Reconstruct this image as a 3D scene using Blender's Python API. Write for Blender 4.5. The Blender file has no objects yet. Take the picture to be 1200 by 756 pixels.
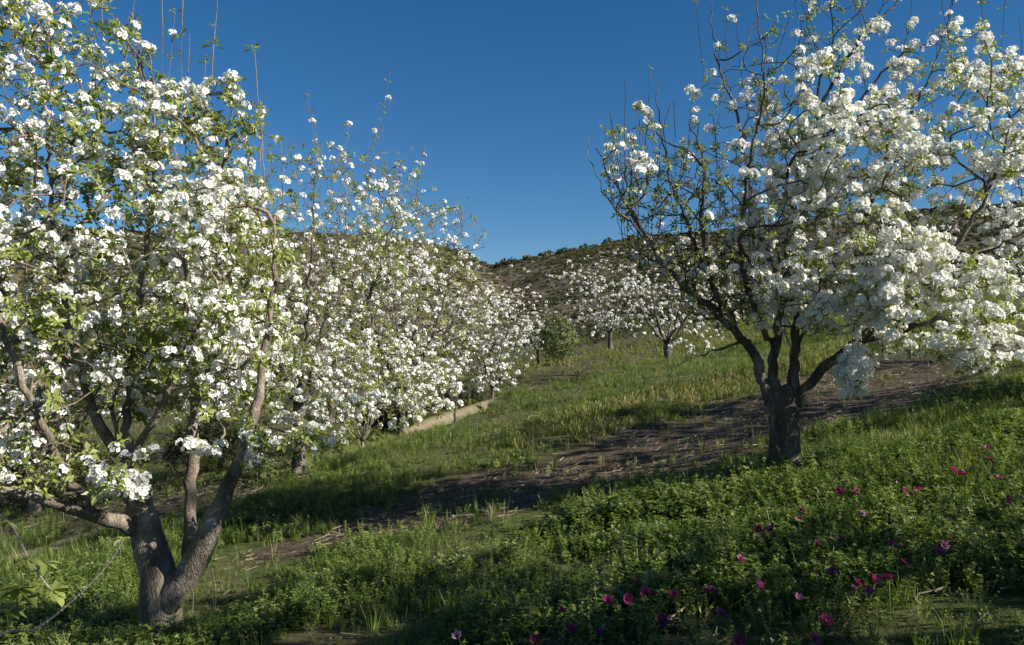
import bpy, math, random
import numpy as np
from math import radians, sin, cos, pi, tan, atan2

random.seed(7)
RNG = np.random.default_rng(11)
scene = bpy.context.scene
COL = scene.collection

# ------------------------------------------------------------------ camera
FPX = 942.0                       # focal length in pixels of a 1200 x 756 frame
PITCH = radians(2.55)
CAM = np.array([0.0, 0.0, 1.6])
cam_d = bpy.data.cameras.new('camera')
cam_d.sensor_fit = 'HORIZONTAL'
cam_d.angle = 2 * math.atan(600 / FPX)
cam_d.clip_start = 0.05
cam_d.clip_end = 6000
cam = bpy.data.objects.new('camera', cam_d)
COL.objects.link(cam)
cam.location = CAM
cam.rotation_euler = (pi / 2 + PITCH, 0, 0)
scene.camera = cam

# ------------------------------------------------------------------ sky, sun, exposure
SUN_EL = radians(31)
SUN_DIR = np.array([1.0, -0.36])          # towards the sun, on the ground
SUN_DIR = SUN_DIR / np.linalg.norm(SUN_DIR)
world = bpy.data.worlds.new('World')
scene.world = world
world.use_nodes = True
wn = world.node_tree.nodes
wl = world.node_tree.links
wn.clear()
sky = wn.new('ShaderNodeTexSky')
sky.sky_type = 'NISHITA'
sky.sun_disc = False
sky.sun_elevation = SUN_EL
sky.sun_rotation = atan2(SUN_DIR[0], SUN_DIR[1])
sky.altitude = 1200
sky.air_density = 1.0
sky.dust_density = 0.15
sky.ozone_density = 3.0
bg = wn.new('ShaderNodeBackground')
bg.inputs['Strength'].default_value = 0.05
out = wn.new('ShaderNodeOutputWorld')
hs = wn.new('ShaderNodeHueSaturation')
hs.inputs['Saturation'].default_value = 1.3
wl.new(sky.outputs[0], hs.inputs['Color'])
wl.new(hs.outputs[0], bg.inputs[0])
wl.new(bg.outputs[0], out.inputs[0])

sun_l = bpy.data.lights.new('sun', 'SUN')
sun_l.energy = 5.0
sun_l.angle = radians(0.5)
sun_l.color = (1.0, 0.94, 0.82)
sun = bpy.data.objects.new('sun', sun_l)
COL.objects.link(sun)
from mathutils import Vector
_sd = Vector((SUN_DIR[0] * cos(SUN_EL), SUN_DIR[1] * cos(SUN_EL), sin(SUN_EL)))
sun.rotation_euler = _sd.to_track_quat('Z', 'Y').to_euler()
sun.location = (30, 0, 30)

scene.view_settings.view_transform = 'Standard'
scene.view_settings.look = 'None'
scene.view_settings.exposure = 1.0
scene.view_settings.gamma = 1.0
scene.view_settings.use_curve_mapping = False
scene.render.engine = 'CYCLES'
scene.cycles.max_bounces = 8
scene.cycles.transparent_max_bounces = 4
scene.cycles.use_denoising = True

# ------------------------------------------------------------------ helpers
def at(u, v, Y):
    """point at forward distance Y seen at pixel (u, v) of the 1200 x 756 photograph"""
    a, b = (u - 600) / FPX, (378 - v) / FPX
    d = np.array([a, cos(PITCH) - b * sin(PITCH), sin(PITCH) + b * cos(PITCH)])
    return CAM + d * (Y / d[1])

def smooth(a, b, x):
    t = np.clip((x - a) / (b - a), 0, 1)
    return t * t * (3 - 2 * t)

def _hash(ix, iy, s):
    h = (ix.astype(np.int64) * 374761393 + iy.astype(np.int64) * 668265263 + s * 974634541) & 0x7fffffff
    h = ((h ^ (h >> 13)) * 1274126177) & 0x7fffffff
    return ((h ^ (h >> 16)) & 0xffff) / 65535.0

def vnoise(x, y, s=0):
    x = np.asarray(x, float); y = np.asarray(y, float)
    ix, iy = np.floor(x), np.floor(y)
    fx, fy = x - ix, y - iy
    fx = fx * fx * (3 - 2 * fx); fy = fy * fy * (3 - 2 * fy)
    a, b = _hash(ix, iy, s), _hash(ix + 1, iy, s)
    c, d = _hash(ix, iy + 1, s), _hash(ix + 1, iy + 1, s)
    return (a + (b - a) * fx) * (1 - fy) + (c + (d - c) * fx) * fy

def fbm(x, y, s=0, o=4):
    r, amp, tot = 0, 1.0, 0
    for k in range(o):
        r = r + amp * vnoise(np.asarray(x) * 2 ** k + 17.3 * k, np.asarray(y) * 2 ** k - 9.1 * k, s + k)
        tot += amp; amp *= 0.5
    return r / tot

def polydist(x, y, pl):
    x = np.asarray(x, float); y = np.asarray(y, float)
    best = np.full(x.shape, 1e9)
    for (x0, y0), (x1, y1) in zip(pl[:-1], pl[1:]):
        vx, vy = x1 - x0, y1 - y0
        t = np.clip(((x - x0) * vx + (y - y0) * vy) / (vx * vx + vy * vy), 0, 1)
        best = np.minimum(best, np.hypot(x - x0 - t * vx, y - y0 - t * vy))
    return best

TRACK = [(13, 18.0), (7, 13.6), (3.3, 10.5), (0.0, 8.35), (-1.7, 7.25)]
PATH = [(-7.5, 6.4), (-6, 7.5), (-5.2, 8.15), (-4.6, 9.2), (-3.6, 12), (-1.6, 16), (-0.1, 19), (2.5, 24)]
DITCH = [(-3.6, 11.2), (-2.3, 13.8), (-1.25, 15.8), (-0.3, 17.6)]

BANK = [(14, 33), (7.2, 26), (3.4, 22.6), (0, 19.9), (-2.0, 16.4)]

def side_of(x, y, pl):
    """signed distance to a line of points; positive on its far left side"""
    d = polydist(x, y, pl)
    (x0, y0), (x1, y1) = pl[0], pl[-1]
    best, sg = np.full(np.shape(d), 1e9), np.ones(np.shape(d))
    for (ax, ay), (bx, by) in zip(pl[:-1], pl[1:]):
        di = polydist(x, y, [(ax, ay), (bx, by)])
        cr = (bx - ax) * (y - ay) - (by - ay) * (x - ax)
        sg = np.where(di < best, np.where(cr < 0, 1.0, -1.0), sg); best = np.minimum(best, di)
    return d * sg

def height(x, y, micro=True):
    x = np.asarray(x, float); y = np.asarray(y, float)
    r = np.hypot(x, y)
    yy = np.maximum(y, 0.35 * r + 1e-6)
    a = x / yy
    plane = 0.143 * x + 0.038 * y
    ah = np.clip(a, -2.2, 2.2)
    er = np.interp(ah, [-2.2, -0.6, -0.4, -0.22, -0.12, -0.074, -0.032, -0.016, 0.02, 0.05, 0.12, 0.2, 0.4, 0.64, 2.2],
                   [0.17, 0.145, 0.148, 0.150, 0.148, 0.137, 0.120, 0.119, 0.128, 0.135, 0.149, 0.156, 0.165, 0.165, 0.2])
    w = smooth(38, 270, r)
    back = smooth(-5, 25, y)
    slope_far = er * np.minimum(r, 300 + 0 * r) - smooth(300, 900, r) * 60
    # far land: blend plane -> hills
    rel = plane / np.maximum(r, 1e-6)
    z = plane * (1 - w) + slope_far * w
    z = np.where(r > 60, z * back + (1 - back) * (plane * 0.4 + 0.6 * np.clip(plane, -8, 20)), z)
    hill = smooth(60, 200, r)
    z = z + hill * (fbm(x / 60, y / 60, 3, 4) - 0.5) * np.minimum(r, 320) * 0.028
    z = z + hill * (fbm(x / 9, y / 9, 8, 3) - 0.5) * 2.2
    if micro:
        near = 1 - smooth(30, 60, r)
        z = z + near * ((fbm(x / 2.3, y / 2.3, 21, 3) - 0.5) * 0.16 + (fbm(x / 0.6, y / 0.6, 5, 2) - 0.5) * 0.035)
        dt = polydist(x, y, TRACK)
        z = z - 0.05 * (1 - smooth(0.6, 1.5, dt))
        sb = side_of(x, y, BANK)
        z = z - 0.42 * smooth(-0.35, 0.35, sb) * (1 - smooth(0.8, 6.0, sb)) * (1 - smooth(32, 40, r))
        dd = polydist(x, y, DITCH)
        z = z - 0.32 * (1 - smooth(0.1, 0.55, dd))
    return z

def hz(x, y):
    return float(height(np.array([x]), np.array([y]))[0])

def quads_mesh(name, verts, quads, mat_idx=None, smooth_shade=False):
    me = bpy.data.meshes.new(name)
    verts = np.asarray(verts, np.float32); quads = np.asarray(quads, np.int32)
    n = len(quads)
    me.vertices.add(len(verts)); me.vertices.foreach_set('co', verts.ravel())
    me.loops.add(n * 4); me.loops.foreach_set('vertex_index', quads.ravel())
    me.polygons.add(n)
    me.polygons.foreach_set('loop_start', np.arange(0, n * 4, 4, dtype=np.int32))
    me.polygons.foreach_set('loop_total', np.full(n, 4, np.int32))
    if mat_idx is not None:
        me.polygons.foreach_set('material_index', np.asarray(mat_idx, np.int32))
    me.polygons.foreach_set('use_smooth', np.full(n, smooth_shade, bool))
    me.update(calc_edges=True)
    return me

def obj(name, me, mats=None, parent=None, kind=None):
    o = bpy.data.objects.new(name, me)
    COL.objects.link(o)
    if mats:
        for m in (mats if isinstance(mats, (list, tuple)) else [mats]):
            if m.name not in [x.name for x in me.materials if x]:
                me.materials.append(m)
    if parent is not None:
        o.parent = parent
    if kind:
        o['kind'] = kind
    return o

def thing(name, label, cat, loc, group=None, rz=0.0):
    o = bpy.data.objects.new(name, None)
    COL.objects.link(o)
    o.empty_display_size = 0.2
    o.location = [float(c) for c in loc]; o.rotation_euler = (0, 0, rz)
    o['label'] = label; o['category'] = cat
    if group:
        o['group'] = group
    return o

# ------------------------------------------------------------------ materials
def new_mat(name):
    m = bpy.data.materials.new(name)
    m.use_nodes = True
    nt = m.node_tree
    for n in list(nt.nodes):
        nt.nodes.remove(n)
    o = nt.nodes.new('ShaderNodeOutputMaterial')
    return m, nt, o

def N(nt, t, **kw):
    n = nt.nodes.new(t)
    for k, v in kw.items():
        if k in n.inputs:
            n.inputs[k].default_value = v
        else:
            setattr(n, k, v)
    return n

def ramp(nt, stops, interp='LINEAR'):
    n = nt.nodes.new('ShaderNodeValToRGB')
    n.color_ramp.interpolation = interp
    els = n.color_ramp.elements
    while len(els) < len(stops):
        els.new(0.5)
    for e, (p, c) in zip(els, stops):
        e.position = p
        e.color = (*c, 1) if len(c) == 3 else c
    return n

def leafy(name, stops, rough=0.5, trans=0.35, spec=0.3, tint=(1.0, 1.05, 0.5), noise_scale=None):
    """thin leaf or petal: diffuse with light passing through; colour varies piece by piece"""
    m, nt, o = new_mat(name)
    L = nt.links.new
    if noise_scale is None:
        src = N(nt, 'ShaderNodeObjectInfo').outputs['Random']
    else:
        geo = N(nt, 'ShaderNodeTexCoord')
        ns = N(nt, 'ShaderNodeTexNoise'); ns.inputs['Scale'].default_value = noise_scale; ns.inputs['Detail'].default_value = 3
        L(geo.outputs['Object'], ns.inputs['Vector'])
        mr = N(nt, 'ShaderNodeMapRange'); mr.inputs[1].default_value = 0.3; mr.inputs[2].default_value = 0.7
        L(ns.outputs[0], mr.inputs[0])
        src = mr.outputs[0]
    r = ramp(nt, stops)
    L(src, r.inputs[0])
    p = N(nt, 'ShaderNodeBsdfPrincipled')
    p.inputs['Roughness'].default_value = rough
    p.inputs['Specular IOR Level'].default_value = spec
    L(r.outputs[0], p.inputs['Base Color'])
    t = N(nt, 'ShaderNodeBsdfTranslucent')
    mx = N(nt, 'ShaderNodeMix', data_type='RGBA', blend_type='MULTIPLY')
    mx.inputs[0].default_value = 1.0
    L(r.outputs[0], mx.inputs[6]); mx.inputs[7].default_value = (*tint, 1)
    L(mx.outputs[2], t.inputs['Color'])
    s = N(nt, 'ShaderNodeMixShader'); s.inputs[0].default_value = trans
    L(p.outputs[0], s.inputs[1]); L(t.outputs[0], s.inputs[2])
    L(s.outputs[0], o.inputs[0])
    return m

M_petal = leafy('petal', [(0, (0.80, 0.80, 0.75)), (0.6, (0.86, 0.86, 0.83)), (1, (0.88, 0.87, 0.86))], 0.6, 0.30, 0.15, (1, 1, 0.95), 9)
M_anther = leafy('anther', [(0, (0.35, 0.33, 0.10)), (1, (0.30, 0.14, 0.12))], 0.7, 0.1, 0.2, (1, 1, 1), 30)
M_leaf = leafy('young_leaf', [(0, (0.17, 0.20, 0.055)), (0.5, (0.27, 0.32, 0.09)), (1, (0.38, 0.41, 0.15))], 0.4, 0.40, 0.4, (1.15, 1.2, 0.4), 5)
M_weed = leafy('weed_leaf', [(0, (0.045, 0.085, 0.015)), (0.4, (0.095, 0.155, 0.028)), (0.75, (0.19, 0.245, 0.055)), (1, (0.31, 0.34, 0.13))], 0.45, 0.35, 0.35, (1.1, 1.15, 0.4))
M_grass = leafy('grass_blade', [(0, (0.07, 0.12, 0.022)), (0.6, (0.14, 0.20, 0.04)), (0.9, (0.21, 0.23, 0.07)), (1, (0.30, 0.26, 0.13))], 0.45, 0.35, 0.3, (1.1, 1.1, 0.4))
M_olive = leafy('yellowing_grass', [(0, (0.10, 0.13, 0.03)), (0.5, (0.17, 0.18, 0.045)), (1, (0.26, 0.22, 0.09))], 0.5, 0.3, 0.3, (1.1, 1.1, 0.5))
M_straw = leafy('dry_straw', [(0, (0.10, 0.078, 0.05)), (0.6, (0.19, 0.155, 0.105)), (1, (0.33, 0.28, 0.20))], 0.7, 0.2, 0.2, (1, 1, 0.8))
M_magenta = leafy('magenta_petal', [(0, (0.14, 0.012, 0.06)), (1, (0.30, 0.035, 0.14))], 0.5, 0.4, 0.3, (1.1, 0.7, 1.0))
M_pink = leafy('pink_petal', [(0, (0.50, 0.20, 0.34)), (1, (0.62, 0.34, 0.46))], 0.5, 0.4, 0.3, (1.1, 0.8, 1.0))
M_flowerheart = leafy('flower_heart', [(0, (0.02, 0.01, 0.02)), (1, (0.04, 0.02, 0.03))], 0.6, 0.05, 0.2)
M_shrub = leafy('scrub_leaf', [(0, (0.035, 0.045, 0.018)), (0.6, (0.06, 0.07, 0.03)), (1, (0.11, 0.10, 0.055))], 0.7, 0.15, 0.1)
M_bush = leafy('bush_leaf', [(0, (0.08, 0.11, 0.035)), (1, (0.16, 0.19, 0.07))], 0.6, 0.25, 0.2, (1.1, 1.1, 0.5), 4)

def bark(name, dark, mid, pale, scale=1.0, bump=0.6):
    m, nt, o = new_mat(name)
    L = nt.links.new
    tc = N(nt, 'ShaderNodeTexCoord')
    mp = N(nt, 'ShaderNodeMapping'); mp.inputs['Scale'].default_value = (scale, scale, scale * 0.30)
    wv = N(nt, 'ShaderNodeTexNoise'); wv.inputs['Scale'].default_value = 22; wv.inputs['Detail'].default_value = 4
    L(tc.outputs['Object'], wv.inputs['Vector'])
    ws = N(nt, 'ShaderNodeVectorMath', operation='MULTIPLY_ADD'); ws.inputs[1].default_value = (0.05, 0.05, 0.05)
    L(wv.outputs['Color'], ws.inputs[0]); L(tc.outputs['Object'], ws.inputs[2])
    L(ws.outputs[0], mp.inputs[0])
    n1 = N(nt, 'ShaderNodeTexNoise'); n1.inputs['Scale'].default_value = 9; n1.inputs['Detail'].default_value = 6
    n2 = N(nt, 'ShaderNodeTexVoronoi', feature='DISTANCE_TO_EDGE'); n2.inputs['Scale'].default_value = 62
    n3 = N(nt, 'ShaderNodeTexNoise'); n3.inputs['Scale'].default_value = 70; n3.inputs['Detail'].default_value = 5
    for n in (n1, n2, n3):
        L(mp.outputs[0], n.inputs['Vector'])
    r = ramp(nt, [(0.30, dark), (0.5, mid), (0.72, pale)])
    L(n1.outputs[0], r.inputs[0])
    cr = ramp(nt, [(0.0, (0.45, 0.42, 0.4)), (0.25, (1, 1, 1))])
    L(n2.outputs[0], cr.inputs[0])
    fine = ramp(nt, [(0.3, (0.6, 0.6, 0.6)), (0.7, (1.25, 1.25, 1.25))])
    L(n3.outputs[0], fine.inputs[0])
    m1 = N(nt, 'ShaderNodeMix', data_type='RGBA', blend_type='MULTIPLY'); m1.inputs[0].default_value = 0.6
    L(r.outputs[0], m1.inputs[6]); L(cr.outputs[0], m1.inputs[7])
    m2 = N(nt, 'ShaderNodeMix', data_type='RGBA', blend_type='MULTIPLY'); m2.inputs[0].default_value = 0.8
    L(m1.outputs[2], m2.inputs[6]); L(fine.outputs[0], m2.inputs[7])
    p = N(nt, 'ShaderNodeBsdfPrincipled'); p.inputs['Roughness'].default_value = 0.9
    p.inputs['Specular IOR Level'].default_value = 0.15
    L(m2.outputs[2], p.inputs['Base Color'])
    ad = N(nt, 'ShaderNodeMath', operation='ADD')
    L(cr.outputs[0], ad.inputs[0]); L(n3.outputs[0], ad.inputs[1])
    b = N(nt, 'ShaderNodeBump'); b.inputs['Strength'].default_value = bump; b.inputs['Distance'].default_value = 0.012
    L(ad.outputs[0], b.inputs['Height'])
    L(b.outputs[0], p.inputs['Normal'])
    L(p.outputs[0], o.inputs[0])
    return m

M_bark = bark('pear_bark', (0.10, 0.082, 0.064), (0.23, 0.19, 0.15), (0.40, 0.35, 0.29))
M_bark_dark = bark('dark_pear_bark', (0.055, 0.046, 0.04), (0.13, 0.112, 0.095), (0.32, 0.285, 0.245))
M_twig = bark('twig_bark', (0.10, 0.08, 0.06), (0.19, 0.155, 0.115), (0.30, 0.25, 0.19), 1.0, 0.2)
M_twig_dark = bark('dark_twig_bark', (0.04, 0.033, 0.028), (0.08, 0.067, 0.055), (0.15, 0.13, 0.105), 1.0, 0.2)
M_pale_bark = bark('pale_bark', (0.18, 0.16, 0.13), (0.30, 0.27, 0.22), (0.42, 0.39, 0.33))

# ground: soil, green cover, straw, hillside with rock
def ground_material():
    m, nt, o = new_mat('ground')
    L = nt.links.new
    tc = N(nt, 'ShaderNodeTexCoord')
    def attr(n):
        a = N(nt, 'ShaderNodeAttribute'); a.attribute_name = n
        return a.outputs['Fac']
    def noise(scale, det=6, rough=0.6):
        n = N(nt, 'ShaderNodeTexNoise'); n.inputs['Scale'].default_value = scale; n.inputs['Detail'].default_value = det
        n.inputs['Roughness'].default_value = rough
        L(tc.outputs['Object'], n.inputs['Vector'])
        return n.outputs[0]
    def mix(f, a, b, mode='MIX'):
        n = N(nt, 'ShaderNodeMix', data_type='RGBA', blend_type=mode)
        if isinstance(f, float):
            n.inputs[0].default_value = f
        else:
            L(f, n.inputs[0])
        for k, c in ((6, a), (7, b)):
            if isinstance(c, tuple):
                n.inputs[k].default_value = (*c, 1)
            else:
                L(c, n.inputs[k])
        return n.outputs[2]
    soil = ramp(nt, [(0.25, (0.035, 0.026, 0.018)), (0.5, (0.08, 0.06, 0.042)), (0.75, (0.16, 0.125, 0.09))]); L(noise(14, 8, 0.7), soil.inputs[0])
    gr = ramp(nt, [(0.25, (0.03, 0.045, 0.012)), (0.5, (0.06, 0.085, 0.022)), (0.7, (0.11, 0.12, 0.035))]); L(noise(7, 8, 0.7), gr.inputs[0])
    patch = ramp(nt, [(0.40, (0, 0, 0)), (0.60, (1, 1, 1))]); L(noise(1.1, 5), patch.inputs[0])
    dry = ramp(nt, [(0.3, (0.07, 0.06, 0.03)), (0.7, (0.17, 0.14, 0.07))]); L(noise(9, 7, 0.7), dry.inputs[0])
    dm = N(nt, 'ShaderNodeMath', operation='MULTIPLY'); L(patch.outputs[0], dm.inputs[0]); dm.inputs[1].default_value = 0.6
    cover = mix(dm.outputs[0], gr.outputs[0], dry.outputs[0])
    c = mix(attr('bare'), cover, soil.outputs[0])
    pathc = ramp(nt, [(0.3, (0.16, 0.125, 0.085)), (0.7, (0.28, 0.225, 0.16))]); L(noise(10, 6), pathc.inputs[0])
    c = mix(attr('path'), c, pathc.outputs[0])
    # hillside
    hb = ramp(nt, [(0.25, (0.05, 0.043, 0.025)), (0.5, (0.085, 0.068, 0.042)), (0.75, (0.13, 0.105, 0.07))]); L(noise(0.35, 9, 0.75), hb.inputs[0])
    rock = ramp(nt, [(0.3, (0.19, 0.165, 0.135)), (0.7, (0.38, 0.34, 0.29))]); L(noise(0.9, 6), rock.inputs[0])
    rm = ramp(nt, [(0.56, (0, 0, 0)), (0.63, (0.8, 0.8, 0.8))]); L(noise(0.22, 8, 0.75), rm.inputs[0])
    hillc = mix(rm.outputs[0], hb.outputs[0], rock.outputs[0])
    c = mix(attr('hill'), c, hillc)
    p = N(nt, 'ShaderNodeBsdfPrincipled'); p.inputs['Roughness'].default_value = 0.95
    p.inputs['Specular IOR Level'].default_value = 0.1
    L(c, p.inputs['Base Color'])
    b = N(nt, 'ShaderNodeBump'); b.inputs['Strength'].default_value = 0.8; b.inputs['Distance'].default_value = 0.03
    L(noise(26, 8, 0.7), b.inputs['Height'])
    L(b.outputs[0], p.inputs['Normal'])
    L(p.outputs[0], o.inputs[0])
    return m

# ------------------------------------------------------------------ ground sheet
def bare_mask(x, y):
    d = polydist(x, y, TRACK)
    n = fbm(np.asarray(x) / 0.7, np.asarray(y) / 0.7, 40, 4)
    hw = 1.25 + 0.25 * smooth(0, 4, np.asarray(x)) - 0.8 * smooth(0.3, -2.0, np.asarray(x))
    b = 1 - smooth(-0.35, 0.45, d - hw + (n - 0.5) * 1.3)
    # worn soil beside the lower trees
    b = np.maximum(b, 0.62 * smooth(0.4, 1.6, polydist(x, y, PATH)) * smooth(0.0, 0.8, -np.asarray(x) - 0.5 + (np.asarray(y) - 17) * 0.47) * smooth(7.5, 10, np.asarray(y) - 0.2 * np.asarray(x)) * (1 - smooth(45, 60, np.asarray(y))) * (0.5 + n))
    for (cx, cy, rr) in ((-1.05, 4.55, 0.42), (0.4, 4.0, 0.35), (-4.3, 10.4, 1.3)):
        b = np.maximum(b, 0.8 * (1 - smooth(-0.25, 0.3, np.hypot(np.asarray(x) - cx, np.asarray(y) - cy) - rr + (n - 0.5) * 0.9)))
    return b

def path_mask(x, y):
    n = fbm(np.asarray(x) / 0.5, np.asarray(y) / 0.5, 60, 3)
    w = 0.12 - 0.22 * smooth(9.8, 10.8, np.asarray(y)) * (1 - smooth(14.2, 15.2, np.asarray(y))) - 0.05 * smooth(13, 14, np.asarray(y)) - 0.2 * smooth(18.2, 19.5, np.asarray(y))
    return 1 - smooth(-0.06, 0.08, polydist(x, y, PATH) - w + (n - 0.5) * 0.12)

def build_ground():
    front = np.radians(np.linspace(-48, 48, 350))
    rest = np.radians(np.linspace(48, 312, 90))[1:-1]
    ang = np.concatenate([front, rest])
    rad = np.concatenate([[0.6, 1.2], np.geomspace(1.8, 30, 440), np.geomspace(30.3, 1500, 190)])
    A, R = np.meshgrid(ang, rad)
    X, Y = R * np.sin(A), R * np.cos(A)
    Z = height(X, Y)
    na, nr = len(ang), len(rad)
    i = np.arange(nr - 1)[:, None] * na
    j = np.arange(na)[None, :]
    j2 = (j + 1) % na
    q = np.stack([i + j, i + j2, i + na + j2, i + na + j], -1).reshape(-1, 4)
    V = np.stack([X, Y, Z], -1).reshape(-1, 3)
    c = len(V)
    V = np.vstack([V, [[0, 0, float(height(0.0, 0.001))]]])
    me = quads_mesh('ground', V, q[:, ::-1], None, True)
    for nm, f in (('bare', bare_mask(V[:, 0], V[:, 1])), ('path', path_mask(V[:, 0], V[:, 1])),
                  ('hill', smooth(48, 80, np.hypot(V[:, 0], V[:, 1]) + 12 * (fbm(V[:, 0] / 8, V[:, 1] / 8, 70, 3) - 0.5)))):
        a = me.attributes.new(nm, 'FLOAT', 'POINT')
        a.data.foreach_set('value', np.asarray(f, np.float32))
    o = obj('ground', me, ground_material(), None, 'structure')
    o['label'] = 'sloping orchard ground of green weeds and bare soil rising to rocky brown hills'
    return o
build_ground()

# ------------------------------------------------------------------ piece meshes
def rot_from(dirs, spin):
    """rotation matrices (n,3,3) whose local z axis points along dirs"""
    d = dirs / np.linalg.norm(dirs, axis=1, keepdims=True)
    ref = np.where(np.abs(d[:, 2:3]) < 0.9, np.array([[0, 0, 1.0]]), np.array([[1.0, 0, 0]]))
    x = np.cross(ref, d); x /= np.linalg.norm(x, axis=1, keepdims=True)
    y = np.cross(d, x)
    c, s = np.cos(spin)[:, None], np.sin(spin)[:, None]
    X = x * c + y * s
    Yv = -x * s + y * c
    return np.stack([X, Yv, d], -1)

def replicate(protos, pick, pos, rot, scale):
    """join many placed copies of proto (verts, quads, mats) into one set of arrays"""
    VV, QQ, MM = [], [], []
    off = 0
    for k, (v, q, m) in enumerate(protos):
        sel = np.where(pick == k)[0]
        if not len(sel):
            continue
        P = np.einsum('nij,vj->nvi', rot[sel], v) * scale[sel][:, None, None] + pos[sel][:, None, :]
        VV.append(P.reshape(-1, 3))
        QQ.append((q[None] + (np.arange(len(sel)) * len(v))[:, None, None] + off).reshape(-1, 4))
        MM.append(np.tile(m, len(sel)))
        off += len(sel) * len(v)
    return np.vstack(VV), np.vstack(QQ), np.concatenate(MM)

def blossom_proto(rng, nf=9, petal=True):
    """an umbel of white five-petalled flowers, about 8 cm across, opening along +z"""
    V, Q, Mi = [], [], []
    dirs = []
    for k in range(nf):
        for _ in range(40):
            t = rng.uniform(0, 2 * pi); cz = rng.uniform(0.05, 1.0)
            d = np.array([math.sqrt(1 - cz * cz) * cos(t), math.sqrt(1 - cz * cz) * sin(t), cz])
            if all(np.dot(d, e) < 0.80 for e in dirs):
                break
        dirs.append(d)
    for d in dirs:
        c = d * rng.uniform(0.026, 0.034) + np.array([0, 0, -0.008])
        f = d + rng.normal(0, 0.25, 3)
        R = rot_from(f[None], np.array([rng.uniform(0, 6.28)]))[0]
        s = rng.uniform(0.9, 1.15)
        cup = rng.uniform(0.2, 0.6)
        if petal:
            for p in range(5):
                a = p * 2 * pi / 5 + rng.normal(0, 0.08)
                w = 0.0082
                loc = np.array([[0.0015, 0, 0], [0.0105, -w, 0.003 * cup + 0.001], [0.0172, 0, 0.011 * cup * rng.uniform(0.5, 1.3)], [0.0105, w, 0.003 * cup + 0.001]]) * s
                ca, sa = cos(a), sin(a)
                rz = np.array([[ca, -sa, 0], [sa, ca, 0], [0, 0, 1]])
                pts = (R @ rz @ loc.T).T + c
                b = len(V)
                V.extend(pts); Q.append([b, b + 1, b + 2, b + 3]); Mi.append(0)
            loc = np.array([[0.004, 0, 0.004], [0, 0.004, 0.004], [-0.004, 0, 0.004], [0, -0.004, 0.004]])
            b = len(V)
            V.extend((R @ loc.T).T + c); Q.append([b, b + 1, b + 2, b + 3]); Mi.append(1)
        else:
            w = 0.0165 * s
            loc = np.array([[w, 0, 0.004], [0, w, -0.001], [-w, 0, 0.004], [0, -w, -0.001]])
            b = len(V)
            V.extend((R @ loc.T).T + c); Q.append([b, b + 1, b + 2, b + 3]); Mi.append(0)
    return np.array(V), np.array(Q), np.array(Mi)

def leaf_proto(rng, n=5, L=0.042, w=0.010, droop=0.3, lowpoly=False):
    """a whorl of young leaves, each folded along its midrib"""
    V, Q, Mi = [], [], []
    for k in range(n):
        a = k * 2.4 + rng.uniform(-0.4, 0.4)
        el = rng.uniform(-0.2, 0.9)
        l = L * rng.uniform(0.7, 1.2)
        ww = w * rng.uniform(0.8, 1.2)
        d = np.array([cos(a) * cos(el), sin(a) * cos(el), sin(el)])
        s = np.array([-sin(a), cos(a), 0])
        up = np.cross(d, s)
        st = d * 0.008
        b = len(V)
        if lowpoly:
            V.extend([st, st + d * l * 0.5 + s * ww, st + d * l - up * l * droop * 0.3, st + d * l * 0.5 - s * ww])
            Q.append([b, b + 1, b + 2, b + 3]); Mi.append(0)
        else:
            mid1 = st + d * l * 0.5
            tip = st + d * l + np.array([0, 0, -l * droop * rng.uniform(0.2, 1.2)])
            f = up * (-0.35 * ww)
            V.extend([st, mid1 + s * ww - f, tip, mid1 + f, mid1 - s * ww - f])
            Q.append([b, b + 1, b + 2, b + 3]); Q.append([b, b + 3, b + 2, b + 4]); Mi += [0, 0]
    return np.array(V), np.array(Q), np.array(Mi)

_r = np.random.default_rng(3)
BLOSSOM = [blossom_proto(_r, n) for n in (7, 8, 9, 9, 10, 6)]
BLOSSOM_FAR = [blossom_proto(_r, n, False) for n in (5, 6, 7)]
LEAF = [leaf_proto(_r, n) for n in (4, 5, 6, 3)]
LEAF_FAR = [leaf_proto(_r, n, 0.045, 0.012, 0.3, True) for n in (4, 5)]

BLOSSOM_ME = []
for v, q, mi in BLOSSOM:
    me = quads_mesh('blossom_cluster', v, q, mi)
    me.materials.append(M_petal); me.materials.append(M_anther)
    BLOSSOM_ME.append(me)

# ------------------------------------------------------------------ trees
def catmull(P, step):
    P = np.asarray(P, float)
    Q = np.vstack([2 * P[0] - P[1], P, 2 * P[-1] - P[-2]])
    outp, tpar = [P[0]], [0.0]
    for i in range(1, len(Q) - 2):
        p0, p1, p2, p3 = Q[i - 1], Q[i], Q[i + 1], Q[i + 2]
        n = max(2, int(np.linalg.norm((p2 - p1)[:3]) / step))
        for k in range(1, n + 1):
            t = k / n
            outp.append(0.5 * ((2 * p1) + (-p0 + p2) * t + (2 * p0 - 5 * p1 + 4 * p2 - p3) * t * t + (-p0 + 3 * p1 - 3 * p2 + p3) * t ** 3))
    return np.array(outp)

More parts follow.
